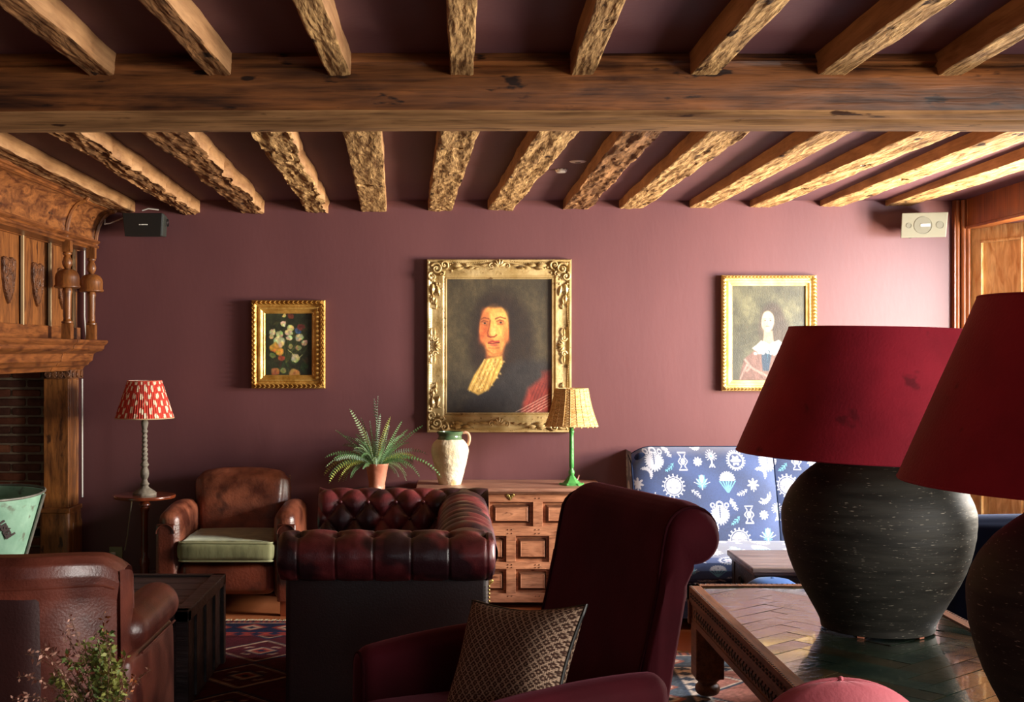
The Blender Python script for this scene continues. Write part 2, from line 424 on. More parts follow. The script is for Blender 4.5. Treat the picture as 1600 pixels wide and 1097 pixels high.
ink = mat('dark ink', (70, 56, 54), rough=.8)
floor_tile = mat('terracotta floor', (150, 84, 50), (186, 112, 70), scale=2.5, rough=.35, bump=.2, bscale=8, coat=.3)
navy_velvet = mat('navy velvet', (14, 22, 42), (20, 30, 54), scale=5, rough=.85, sheen=.1, sheen_tint=(.3, .45, .9), spec=.1)
blue_velvet = mat('cobalt velvet', (26, 70, 130), (36, 86, 150), scale=5, rough=.7, sheen=.1, sheen_tint=(.6, .8, 1))
glass = bpy.data.materials.new('window glass'); glass.use_nodes = True
_n = glass.node_tree; _n.nodes.clear()
_o = _n.nodes.new('ShaderNodeOutputMaterial'); _mx = _n.nodes.new('ShaderNodeMixShader'); _t = _n.nodes.new('ShaderNodeBsdfTransparent'); _g = _n.nodes.new('ShaderNodeBsdfGlossy'); _lw = _n.nodes.new('ShaderNodeLayerWeight'); _lw.inputs[0].default_value = .5; _pw = _n.nodes.new('ShaderNodeMath'); _pw.operation = 'POWER'; _pw.inputs[1].default_value = 6.0; _n.links.new(_lw.outputs['Facing'], _pw.inputs[0]); _f = _n.nodes.new('ShaderNodeMath'); _f.operation = 'MULTIPLY_ADD'; _f.inputs[1].default_value = .5; _f.inputs[2].default_value = .04; _n.links.new(_pw.outputs[0], _f.inputs[0])
_g.inputs['Roughness'].default_value = .02; _t.inputs['Color'].default_value = (.94, .96, .95, 1)
_n.links.new(_f.outputs[0], _mx.inputs[0]); _n.links.new(_t.outputs[0], _mx.inputs[1]); _n.links.new(_g.outputs[0], _mx.inputs[2]); _n.links.new(_mx.outputs[0], _o.inputs[0])
outlet_m = mat('aged brass plate', (138, 128, 98), rough=.4, metallic=.5)
leaf_mats = [mat('fern green', (96, 138, 84), rough=.5), mat('fern light', (152, 178, 128), rough=.5), mat('fern grey green', (136, 164, 134), rough=.5), mat('fern yellow', (166, 176, 84), rough=.5)]
sprig_mats = [mat('sprig green', (96, 116, 52), rough=.6), mat('sprig olive', (134, 138, 64), rough=.6), mat('dried petal', (186, 140, 120), rough=.7), mat('dried orange', (170, 98, 46), rough=.7)]
stem_brown = mat('dry stem', (112, 80, 56), rough=.8)
canvas_m = paint_mat('oil paint', rough=.5, coat=.25, bump=.25, bscale=160)
print_velvet = paint_mat('printed velvet', rough=.75, sheen=.25, bump=.1)
rug_m = paint_mat('woven rug', rough=.95, bump=.8, bscale=260, spec=.1)
weave_m = paint_mat('woven cushion cloth', rough=.9, bump=.3, bscale=400, spec=.15)
ikat_m = paint_mat('ikat cotton', rough=.8, bump=.05)
# ------------------------------------------------------------------ room shell
def ceil_z(y): return 2.312 - 0.011 * (y - 3.9)
m = MB(); m.b2((-3.0, -2.2, -.1), (3.5, 7.6, 0)); struct(m, 'floor', floor_tile, smooth=False)
m = MB(); m.b2((-3.0, 7.43, 0), (3.5, 7.6, 2.7)); struct(m, 'wall_back', plaster, smooth=False)
m = MB(); m.b2((-3.0, -2.2, 0), (-2.75, 7.43, 2.7)); struct(m, 'wall_left', plaster, smooth=False)
m = MB()
for y0, y1, z0, z1 in ((-2.2, 1.0, 0, 2.7), (3.3, 4.5, 0, 2.7), (1.0, 3.3, 0, .75), (1.0, 3.3, 2.0, 2.7)):
    m.b2((2.99, y0, z0), (3.12, y1, z1))
m.b2((2.99, 4.5, 2.11), (3.5, 7.43, 2.7))
m.b2((3.32, 4.5, 0), (3.45, 6.62, .85)); m.b2((3.32, 4.5, 2.06), (3.45, 6.62, 2.13)); m.b2((3.32, 4.5, .8), (3.45, 4.72, 2.13))
m.b2((3.0, 4.4, 0), (3.45, 4.5, 2.13))
struct(m, 'wall_right', plaster, smooth=False)
m = MB()
for x0, x1, z0, z1 in ((-3, .1, 0, 2.7), (1.7, 3.5, 0, 2.7), (.1, 1.7, 0, .9), (.1, 1.7, 2.05, 2.7)):
    m.b2((x0, -2.2, z0), (x1, -2.05, z1))
struct(m, 'wall_rear', plaster, smooth=False)
m = MB(); m.grid(lambda u, v: (-3 + 6.5*u, -2.2 + 9.8*v, ceil_z(-2.2 + 9.8*v)), 2, 20)
m.b2((-3, -2.2, 2.45), (3.5, 7.6, 2.6)); struct(m, 'ceiling', ceil_plaster, smooth=False)

def window(name, p, width, height, axis, nx, nz):
    """oak mullioned window in the plane x = const or y = const"""
    fr = MB(); e = .05
    def bar(a0, a1, z0, z1, t=.05):
        if axis == 'x': fr.b2((p[0] - t/2, p[1] + a0, p[2] + z0), (p[0] + t/2, p[1] + a1, p[2] + z1))
        else: fr.b2((p[0] + a0, p[1] - t/2, p[2] + z0), (p[0] + a1, p[1] + t/2, p[2] + z1))
    bar(0, e, 0, height); bar(width-e, width, 0, height); bar(0, width, 0, e); bar(0, width, height-e, height)
    for i in range(1, nx): bar(width*i/nx-.018, width*i/nx+.018, 0, height)
    for i in range(1, nz): bar(0, width, height*i/nz-.008, height*i/nz+.008, .02)
    fo = fr.build(name, trim_oak, smooth=False); fo['kind'] = 'structure'
    g = MB()
    if axis == 'x': g.b2((p[0]-.004, p[1]+.02, p[2]+.02), (p[0]+.004, p[1]+width-.02, p[2]+height-.02))
    else: g.b2((p[0]+.02, p[1]-.004, p[2]+.02), (p[0]+width-.02, p[1]+.004, p[2]+height-.02))
    g.build('pane', glass, fo, smooth=False)
window('window_1', (3.39, 4.72, .85), 1.9, 1.21, 'x', 4, 4)
window('window_2', (3.06, 1.0, .75), 2.3, 1.25, 'x', 5, 4)
window('added_window_rear', (.1, -2.12, .9), 1.6, 1.15, 'y', 3, 4)  # unseen window, added to go with the rear fill lamp

# window bay: corner post, lintel and the splayed oak reveal of window_1
m = MB()
m.lathe([(.014, .0), (.014, 2.27)], (2.945, 7.395, 0), 12); m.lathe([(.016, .0), (.016, 2.27)], (2.972, 7.375, 0), 12)
m.b2((2.925, 7.39, 0), (3.0, 7.43, 2.27)); m.lathe([(.012, .0), (.012, 2.27)], (2.993, 7.36, 0), 12)
struct(m, 'trim_1', trim_oak)
m = MB(); m.b2((2.985, 4.5, 2.105), (3.05, 7.385, 2.30)); m.b2((2.975, 4.5, 2.10), (3.06, 7.38, 2.118))
struct(m, 'trim_2', trim_oak, smooth=False, bevel=.004)
A, B_ = Vector((3.0, 7.40, 0)), Vector((3.33, 6.62, 0)); dl = (B_ - A); LL = dl.length; dl.normalize(); nr = Vector((dl.y, -dl.x, 0))   # faces the room
if nr.x > 0: nr = -nr
m = MB()
def rv(a, z, t): return A + dl*a + nr*t + Vector((0, 0, z))
def rbox_(a0, a1, z0, z1, t0, t1):
    m.add([rv(a0, z0, t0), rv(a1, z0, t0), rv(a1, z1, t0), rv(a0, z1, t0), rv(a0, z0, t1), rv(a1, z0, t1), rv(a1, z1, t1), rv(a0, z1, t1)],
          [(0, 1, 2, 3), (7, 6, 5, 4), (0, 4, 5, 1), (1, 5, 6, 2), (2, 6, 7, 3), (3, 7, 4, 0)])
rbox_(0, LL, 0, 2.11, -.04, -.012)
for a0, a1 in ((0, .10), (.40, .50), (.78, LL)): rbox_(a0, a1, 0, 2.11, -.012, 0)
for z0, z1 in ((0, .18), (.80, .9), (2.03, 2.11)): rbox_(.1, .78, z0, z1, -.012, 0)
for a0, a1 in ((.10, .40), (.50, .78)):
    for z0, z1 in ((.18, .80), (.9, 2.03)):
        rbox_(a0, a0+.014, z0, z1, -.012, .006); rbox_(a1-.014, a1, z0, z1, -.012, .006)
        rbox_(a0, a1, z0, z0+.014, -.012, .006); rbox_(a0, a1, z1-.014, z1, -.012, .006)
struct(m, 'trim_3', window_oak, smooth=False, bevel=.002)
m = MB(); m.b2((3.02, 4.5, .0), (3.4, 6.9, .46)); struct(m, 'trim_4', window_oak, smooth=False, bevel=.004)      # window seat
m = MB(); m.b2((-2.1, 7.405, 0), (2.92, 7.43, .13)); struct(m, 'baseboard_back', plaster, smooth=False, bevel=.005)

# ------------------------------------------------------------------ cross beam and joists
def timber(name, p0, p1, w0, w1, zt0, zt1, material, seed, amp=.008, edge=.014, holes=(), nlen=None, wany=0.0, chew=None):
    """old timber whose soffit centre line runs p0 -> p1; zt = top heights; holes: (t, s, r, depth) on the soffit, s in -1..1"""
    p0 = Vector(p0); p1 = Vector(p1); d = p1 - p0; L = d.length; dx = d.normalized(); sx = Vector((dx.y, -dx.x, 0)).normalized()
    n = nlen or int(L / .0115); ns = 18; nh = 5
    sec = [(-1, 1 - 2*i/nh, 'l') for i in range(nh)] + [(-1 + 2*i/ns, -1, 'b') for i in range(ns)] + [(1, -1 + 2*i/nh, 'r') for i in range(nh)] + [(1 - 2*i/ns, 1, 't') for i in range(ns)]
    k = len(sec)
    def fn(u, v):
        c = p0 + d*u; w = (w0 + (w1-w0)*u)/2; zt = zt0 + (zt1-zt0)*u; h = zt - c.z
        sa, sb, tp = sec[int(round(v*k)) % k]
        q = 2.2*u*L
        w += edge*.7*fbm(q*1.3, seed*3.1 + (5 if sa > 0 else 0), 0, 4) * (1 if abs(sa) > .8 else .5)
        if chew and sa < -.5 and sb < 0: w -= chew * max(0, fbm(q*2.6, seed, 9, 3) + .1)
        x = sa * w; z = zt + (sb-1)/2*h
        cz = amp*.6*(fbm(q*1.6, sa*1.8+seed, sb*1.5, 4)) + amp*.30*fbm(q*4.5, sa*6+seed, sb*5, 3)
        if tp != 't':
            if sb <= -.99: z += cz*1.1
            if sb <= -.99 and abs(sa) > .99: z += .002; x *= .99
        if tp == 't' and wany: x *= 1 - wany
        for (ht, hs, hr, hd) in holes:
            rr = math.hypot((u-ht)*L, (sa-hs)*w)
            if sb < -.9 and rr < hr: z += 1.7*hd * (1 - (rr/hr)**6)
        return c + sx*x + Vector((0, 0, z - c.z))
    mb = MB(); mb.grid(fn, n, k, closev=True); mb.mi = [1 if sec[i % k][2] in 'lr' else 0 for i in range(len(mb.f))]
    W = k; mb.f.append(tuple(range(k))[::-1]); mb.mi.append(0); mb.f.append(tuple(n*W + i for i in range(k))); mb.mi.append(0)
    return mb.build(name, [material, joist_side], smooth=True, angle=42)

# the cross beam: front face at y = 3.907, soffit at z = 2.113
def beam_fn(seed=3):
    prof = [(-.01, 2.33), (.012, 2.318), (.004, 2.30), (-.006, 2.285), (.022, 2.277), (-.002, 2.266), (-.012, 2.235), (-.008, 2.19), (-.004, 2.15), (0, 2.132), (.006, 2.125), (.012, 2.122), (.03, 2.1165),
            (.05, 2.112), (.058, 2.116), (.064, 2.110), (.08, 2.105), (.10, 2.100), (.115, 2.098), (.15, 2.098), (.18, 2.098), (.188, 2.100), (.192, 2.112), (.195, 2.15), (.195, 2.24), (.195, 2.33)]
    k = len(prof)
    def fn(u, v):
        j = int(round(v*(k-1))); y, z = prof[j]; x = -2.75 + 5.74*u
        a = .005 if j < 20 else .002
        if j == 4: y -= .024*min(1, max(0, .55 - 1.6*fbm(x*.9, 1, seed, 2)))
        y += a*fbm(x*1.6, z*9, seed, 4) + .0025*fbm(x*6, z*60, seed, 3); z += a*.6*fbm(x*1.2, y*20, seed+4, 4)
        if j < 5: y += .02*fbm(x*1.1, 3.3, j*.6, 3)
        z += .008*math.sin((x+2.3)*PI/6.0) * (1 if z < 2.2 else .3) - .004
        return (x, 3.907 + y, z)
    return fn, k
fn, k = beam_fn(); m = MB(); m.grid(fn, 420, k-1); m.mi = [1 if 9 <= (i % (k-1)) <= 21 else 0 for i in range(len(m.f))]  # lower edge strip takes the paler second wood
bo = m.build('cross_beam', [beam_wood, wood('paler beam edge', (112, 78, 48), (176, 132, 86), 'x', 40, 2, 5, .7, .6, spots=(60, 36, 22), spot_lo=.64, spec=.2)], smooth=True, angle=50)
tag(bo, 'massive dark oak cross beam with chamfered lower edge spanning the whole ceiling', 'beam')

def zw(x): return 2.213 + .0118*x
G2 = 'oak joists between the cross beam and the back wall'
bay2 = [  # px range of the soffit at the wall, at the beam back (py 200), material, amp, holes, chew, label
    ((285, 313), (72, 127), 'b', .016, .02, (), .03, 'shaggy brown joist above the black wall speaker'),
    ((380, 415), (218, 292), 'b', .013, .02, ((.42, -.3, .03, .02),), .03, 'dark frayed joist with holes, ending above the left edge of the flower painting'),
    ((480, 514), (388, 452), 'p', .013, .018, ((.55, -.4, .035, .03), (.78, -.5, .028, .02)), .035, 'pale gnarled joist with scalloped left edge above right frame of flower painting'),
    ((565, 604), (535, 596), 'p', .005, .008, ((.33, .35, .036, .04),), 0, 'pale straight joist with one big black knot hole, left of the central portrait'),
    ((668, 705), (687, 750), 'p', .008, .01, ((.03, 0, .018, .03), (.45, -.25, .016, .03), (.65, -.2, .018, .03), (.88, -.2, .02, .03)), .0, 'pale joist with a row of peg holes above the left frame of the central portrait'),
    ((762, 802), (842, 906), 'p', .009, .012, (), .0, 'broad fuzzy pale joist directly left of the smoke detector'),
    ((880, 921), (976, 1038), 'b', .012, .012, ((.08, .1, .022, .03),), .02, 'ragged brown and pale joist directly right of the smoke detector'),
    ((967, 1005), (1112, 1178), 'p', .009, .012, (), .0, 'joist with a dark hollow scar, between central portrait and right-hand painting'),
    ((1077, 1112), (1290, 1343), 'p', .006, .008, ((.1, .1, .025, .03),), .0, 'clean pale joist ending above the left side of the right-hand painting'),
    ((1172, 1208), (1448, 1516), 'p', .007, .008, ((.25, .1, .02, .025), (.5, -.2, .02, .025)), .0, 'pale joist with dark slots ending above the right-hand painting'),
    ((1281, 1318), (1584, 1660), 'p', .006, .006, ((.35, .0, .02, .02),), .0, 'pale joist ending just right of the right-hand painting'),
    ((1383, 1425), (1740, 1812), 'p', .005, .006, (), .0, 'last pale joist before the window, ending above the grey speaker')]
for i, (a, b, mt, amp, ed, holes, chew, lab) in enumerate(bay2):
    xa0, xa1 = [(p-VX)/269.2 for p in a]
    Yb = 4.83
    xb0, xb1 = [(p-VX)*Yb/F for p in b]
    xw = (xa0+xa1)/2; xb = (xb0+xb1)/2
    Yn = 4.07; xn = xb + (xb-xw)*(Yb-Yn)/(7.43-Yb)
    o = timber('ceiling_joist', (xw, 7.44, zw(xw)), (xn, Yn, 2.238), xa1-xa0, xb1-xb0, ceil_z(7.43)+.02, ceil_z(Yn)+.02, joist_wood if mt == 'p' else joist_brown, i*1.7+1, amp, ed, holes, chew=chew)
    tag(o, lab, 'ceiling joist', G2)
o = timber('ceiling_joist', (-1.875, 7.44, 2.205), (-1.87, 4.07, 2.238), .12, .12, ceil_z(7.43)+.02, ceil_z(4.07)+.02, joist_brown, 31.3, .008, .01)
tag(o, 'brown joist lying hard against the cornice of the carved chimneypiece', 'ceiling joist', G2)

G1 = 'oak joists on the near side of the cross beam'
bay1 = [  # px range at the beam face (py 118), px range at py 0
    ((-46, -6), (-262, -216), 'b', 'brown joist cut by the left edge of the frame, near side of the beam'),
    ((139, 180), (-14, 38), 'b', 'brown square joist at the top left corner, above the shaggy brown joist beyond the beam'),
    ((325, 362), (216, 260), 'b', 'brown joist with rough left edge, second from top left corner, near side of beam'),
    ((512, 549), (456, 502), 'p', 'joist meeting the near beam face between flower painting and portrait'),
    ((702, 741), (699, 744), 'p', 'near-bay joist running straight at the camera above the portrait'),
    ((895, 926), (928, 982), 'p', 'slender near-bay joist meeting the beam above the smoke detector'),
    ((1078, 1118), (1184, 1238), 'p', 'near-bay joist meeting the beam above the left side of the right-hand painting'),
    ((1275, 1321), (1440, 1494), 'p', 'near-bay joist meeting the beam right of the right-hand painting'),
    ((1465, 1502), (1654, 1704), 'p', 'near-bay joist at the top right corner, meeting the beam above the grey speaker')]
for i, (a, b, mt, lab) in enumerate(bay1):
    Ya = 3.93; Yc = 3.066
    xa0, xa1 = [(p-VX)*3.907/F for p in a]; xb0, xb1 = [(p-VX)*Yc/F for p in b]
    xa = (xa0+xa1)/2; xb = (xb0+xb1)/2; Yn = 1.2
    xn = xb + (xb-xa)*(Yc-Yn)/(Ya-Yc)
    w = ((xa1-xa0)+(xb1-xb0))/2
    o = timber('ceiling_joist', (xa, Ya, 2.240), (xn, Yn, 2.240), w, w, ceil_z(Ya)+.02, ceil_z(Yn)+.02, joist_wood if mt == 'p' else joist_brown, i*2.3+40, .004, .007)
    tag(o, lab, 'ceiling joist', G1)

# ------------------------------------------------------------------ carved chimneypiece on the left wall
ch = thing('chimneypiece', (-2.2, 6.2, 0), 'carved dark oak chimneypiece with coved canopy, shield panels and bell-shaped posts at the left wall', 'chimneypiece')
def W(o):            # parts are modelled in room coordinates; shift them into the thing's own frame
    o.location = o.location - o.parent.location; return o
def sweepY(mb, prof, y0, y1, n=2):
    """closed profile in (x, z) drawn out along y"""
    mb.prism(prof, 1, lambda a, b, t: (a, y0 + (y1-y0)*t, b))
m = MB(); m.b2((-2.7, 4.6, 1.29), (-2.155, 7.41, 2.26)); W(m.build('chimney_breast', oak_carved, ch, smooth=False))
# shield panels and stiles
Ys = [5.09, 5.53, 5.97, 6.41, 6.85, 7.29]
for i in range(5):
    m = MB(); m.b2((-2.16, Ys[i]+.035, 1.53), (-2.14, Ys[i+1]-.012, 1.985)); pn = W(m.build('panel', oak_carved, ch, smooth=False, bevel=.003))
    yc = (Ys[i]+Ys[i+1])/2 + .02
    m = MB()
    out = [(-.085, .1), (-.045, .108), (0, .098), (.045, .108), (.085, .1), (.082, .02), (.06, -.05), (.03, -.095), (0, -.12), (-.03, -.095), (-.06, -.05), (-.082, .02)]
    cz = 1.75
    m.prism(out, 1, lambda a, b, t: (-2.141 + .014*t, yc + a, cz + b))
    rim = [(-2.127, yc+a*.94, cz+b*.94) for a, b in out]; m.tube(rim, .005, 6, closed=True)
    for q in range(26):
        aa = random.uniform(-.06, .06); bb = random.uniform(-.06, .08)
        m.ball((-2.127, yc+aa, cz+bb), .009, 6, sc=(.7, random.uniform(.6, 2), random.uniform(.6, 2)))
    s_ = m.build('shield', oak_shield, None); s_.parent = pn; s_.location = (0, 0, 0)
for y in Ys:
    m = MB(); m.b2((-2.16, y-.012, 1.53), (-2.122, y+.035, 1.985)); W(m.build('stile', oak_carved, ch, smooth=False, bevel=.003))
    m = MB(); m.b2((-2.13, y-.03, 1.53), (-2.118, y-.012, 1.985)); tag(W(m.build('inlay_strip', strip_pale, ch, smooth=False)), 'pale inlay strip')
m = MB(); m.b2((-2.16, 4.6, 1.462), (-2.118, 7.38, 1.535)); m.b2((-2.16, 4.6, 1.975), (-2.12, 7.38, 2.03)); W(m.build('rail', oak_h, ch, smooth=False, bevel=.004))
# mantel shelf in two lengths
shelf = [(-2.3, 1.462), (-1.968, 1.462), (-1.964, 1.452), (-1.972, 1.44), (-1.985, 1.43), (-1.988, 1.412), (-2.0, 1.400), (-2.03, 1.394), (-2.046, 1.385), (-2.05, 1.37), (-2.055, 1.345), (-2.072, 1.334), (-2.08, 1.32), (-2.10, 1.312), (-2.112, 1.29), (-2.3, 1.29)]
m = MB(); sweepY(m, shelf, 4.6, 6.79); W(m.build('mantel_shelf', oak_h, ch, bevel=.002))
m = MB(); sweepY(m, [(a, b) for a, b in shelf], 6.805, 7.40); W(m.build('mantel_shelf', oak_h, ch, bevel=.002))
# cove canopy
cove = [(-2.3, 2.03), (-2.03, 2.03)] + [(-2.03 + .10*(1-math.cos(t*PI/2))**1.0, 2.03 + .17*math.sin(t*PI/2)) for t in [i/10 for i in range(11)]] + [(-2.3, 2.2)]
m = MB(); sweepY(m, cove, 4.6, 7.36); W(m.build('cove_canopy', burr_oak, ch, smooth=True, angle=60))
mold = [(-2.13, 1.978), (-2.03, 1.978), (-2.022, 1.988), (-2.012, 1.992), (-2.012, 2.003), (-2.022, 2.008), (-2.005, 2.022), (-2.005, 2.032), (-2.13, 2.032)]
m = MB(); sweepY(m, mold, 4.6, 7.38); W(m.build('moulding', oak_h, ch, bevel=.0015))
corn = [(-2.2, 2.195), (-1.94, 2.195), (-1.93, 2.203), (-1.93, 2.212), (-1.918, 2.216), (-1.912, 2.232), (-1.902, 2.24), (-1.9, 2.262), (-2.2, 2.262)]
m = MB(); sweepY(m, corn, 4.6, 7.38); W(m.build('cornice', oak_h, ch, bevel=.0015))
for y in (6.79, 7.355):
    m = MB(); pts = [(-2.028 + .108*(1-math.cos(t*PI/2)), y, 2.0 + .2*math.sin(t*PI/2)) for t in [i/14 for i in range(15)]] + [(-1.903, y, 2.23), (-1.9, y, 2.262)]
    m.tube(pts, .014, 8); W(m.build('rib', oak_carved, ch))
for y in (6.79, 7.25):
    X = -2.02
    m = MB()
    m.box((X, y, 1.505), (.05, .05, .082)); m.box((X, y, 1.955), (.045, .045, .06))
    m.lathe([(.024, 1.545), (.031, 1.55), (.031, 1.556), (.022, 1.562), (.02, 1.575), (.0215, 1.58), (.023, 1.70), (.026, 1.712), (.026, 1.72), (.022, 1.735)], (X, y, 0), 24)
    m.lathe([(.02, 1.83), (.014, 1.838), (.024, 1.855), (.027, 1.872), (.02, 1.895), (.015, 1.905), (.024, 1.913), (.024, 1.92), (.018, 1.928)], (X, y, 0), 24)
    pst = W(m.build('turned_post', oak_carved, ch, angle=50))
    b = MB(); b.lathe([(.03, 1.738), (.06, 1.733), (.068, 1.738), (.068, 1.745), (.063, 1.752), (.0635, 1.79), (.060, 1.806), (.05, 1.822), (.034, 1.832), (.015, 1.837)], (X, y, 0), 32)
    b_ = b.build('bell', oak_carved, None, angle=50); b_.parent = pst
# bracket, jamb and plinth
m = MB(); m.b2((-2.24, 7.13, 1.245), (-2.10, 7.37, 1.295))
for q in range(4): m.tube([(-2.23+.035*q, 7.125, 1.27), (-2.23+.035*q, 7.15, 1.27)], .02, 10)
for q in range(3): m.tube([(-2.105, 7.16+.08*q, 1.27), (-2.09, 7.16+.08*q, 1.27)], .02, 10)
W(m.build('bracket', oak_shield, ch, bevel=.003))
m = MB(); m.b2((-2.26, 7.15, .5), (-2.12, 7.345, 1.25)); m.b2((-2.125, 7.17, .53), (-2.115, 7.19, 1.24)); m.b2((-2.125, 7.30, .53), (-2.115, 7.335, 1.24))
W(m.build('jamb', oak_carved, ch, smooth=False, bevel=.004))
m = MB(); m.rbox((-2.185, 7.225, .25), (.17, .24, .52), .02, 8); m.b2((-2.27, 7.10, .50), (-2.10, 7.35, .525)); m.b2((-2.112, 7.17, .05), (-2.098, 7.34, .44))
W(m.build('plinth', oak_carved, ch, bevel=.003))
m = MB(); m.b2((-2.26, 4.9, 0), (-2.12, 5.1, 1.29)); W(m.build('jamb', oak_carved, ch, smooth=False, bevel=.004))

# brick cheek inside the fireplace
m = MB(); m.b2((-2.75, 7.345, 0), (-2.2, 7.43, 1.30)); struct(m, 'wall_fireplace', mortar, smooth=False)
m = MB(); rnd = random.Random(3); z = 0.02; row = 0
while z < 1.27:
    x = -2.76 + (row % 2)*.088
    while x < -2.17:
        x1 = min(x+.162, -2.165); m.m = rnd.choice((0, 1, 1, 2, 3 if z < .6 else 0, 3 if z < .45 else 1))
        dd = rnd.uniform(-.004, .006)
        m.rbox(((x+x1)/2, 7.345, z+.021), (x1-x, .03+dd, .042+rnd.uniform(-.004, .002)), .008, 4, fn=lambda q: q + Vector((.003*fbm(q.x*30+x, q.z*40, z), .004*fbm(q.x*40, q.z*50+x, z), .003*fbm(q.x*40+z, 0, x))))
        x += .175
    z += .0533; row += 1
o = m.build('trim_bricks', brick_mats + [soot], smooth=True, angle=60); o.name = 'wall_brickwork'; o['kind'] = 'structure'
m = MB(); m.b2((-2.75, 4.9, 0), (-2.735, 7.4, 1.3)); struct(m, 'wall_fireback', soot, smooth=False)
m = MB(); m.b2((-2.75, 4.7, 0), (-1.95, 7.1, .05)); struct(m, 'trim_5', mat('stone hearth', (70, 62, 56), (96, 86, 76), scale=5, rough=.8, bump=.4), smooth=False, bevel=.006)

# mint tub standing in the fireplace
tb = thing('metal_tub', (-2.34, 6.25, .05), 'mint green enamel tub with worn dark lettering standing in the brick fireplace', 'tub')
m = MB()
prof = [(.16, 0), (.17, .01), (.355, .655)]; inner = [(.348, .655), (.163, .02), (0.0, .02)]
m.lathe(prof + inner, (0, 0, 0), 64, cap=False); m.lathe([(0, 0), (.16, 0)], (0, 0, 0), 64, cap=False)
m.build('tub_body', bucket_green, tb)
m = MB(); m.tube([(.356*math.cos(a), .356*math.sin(a), .657 + .008*math.sin(2*a)) for a in [2*PI*i/64 for i in range(64)]], .006, 8, closed=True); m.build('rim', zinc, tb)
m = MB()
aa = .06
for da, w_ in ((0, .03),):
    ca = Vector((math.cos(aa), math.sin(aa), 0)); sa = Vector((-math.sin(aa), math.cos(aa), 0))
    p0 = ca*.173 + Vector((0, 0, .01)); p1 = ca*.359 + Vector((0, 0, .65))
    m.add([p0-sa*.018, p0+sa*.018, p1+sa*.018, p1-sa*.018, p0-sa*.018+ca*.008, p0+sa*.018+ca*.008, p1+sa*.018+ca*.008, p1-sa*.018+ca*.008], [(0, 1, 2, 3), (7, 6, 5, 4), (0, 4, 5, 1), (1, 5, 6, 2), (2, 6, 7, 3), (3, 7, 4, 0)])
m.build('strap', zinc, tb, smooth=False, bevel=.002)
tc_ = bpy.data.curves.new('lettering', 'FONT'); tc_.body = 'ustal'; tc_.size = .066; tc_.extrude = .0012; tc_.offset = .0022; tc_.space_character = .85
tmp_ = bpy.data.objects.new('lettering_curve', tc_); tme = bpy.data.meshes.new_from_object(tmp_); bpy.data.objects.remove(tmp_); tme.materials.clear(); tme.materials.append(ink)
to = bpy.data.objects.new('lettering', tme); C.objects.link(to); to.parent = tb
ang = math.radians(-46); tilt = math.atan2(.185, .645)
base = Vector((math.cos(ang), math.sin(ang), 0)) * (.17 + .186*(.53/.645)) + Vector((0, 0, .54))
outn = (Vector((math.cos(ang), math.sin(ang), 0)) * math.cos(tilt) - Vector((0, 0, 1)) * math.sin(tilt)).normalized()
upv = (Vector((math.cos(ang), math.sin(ang), 0)) * math.sin(tilt) + Vector((0, 0, 1)) * math.cos(tilt)).normalized()
rt = upv.cross(outn).normalized()
R3 = Matrix((rt, upv, outn)).transposed() @ RZ(math.radians(-58))
to.matrix_local = Matrix.Translation(base + outn*.002) @ R3.to_4x4()
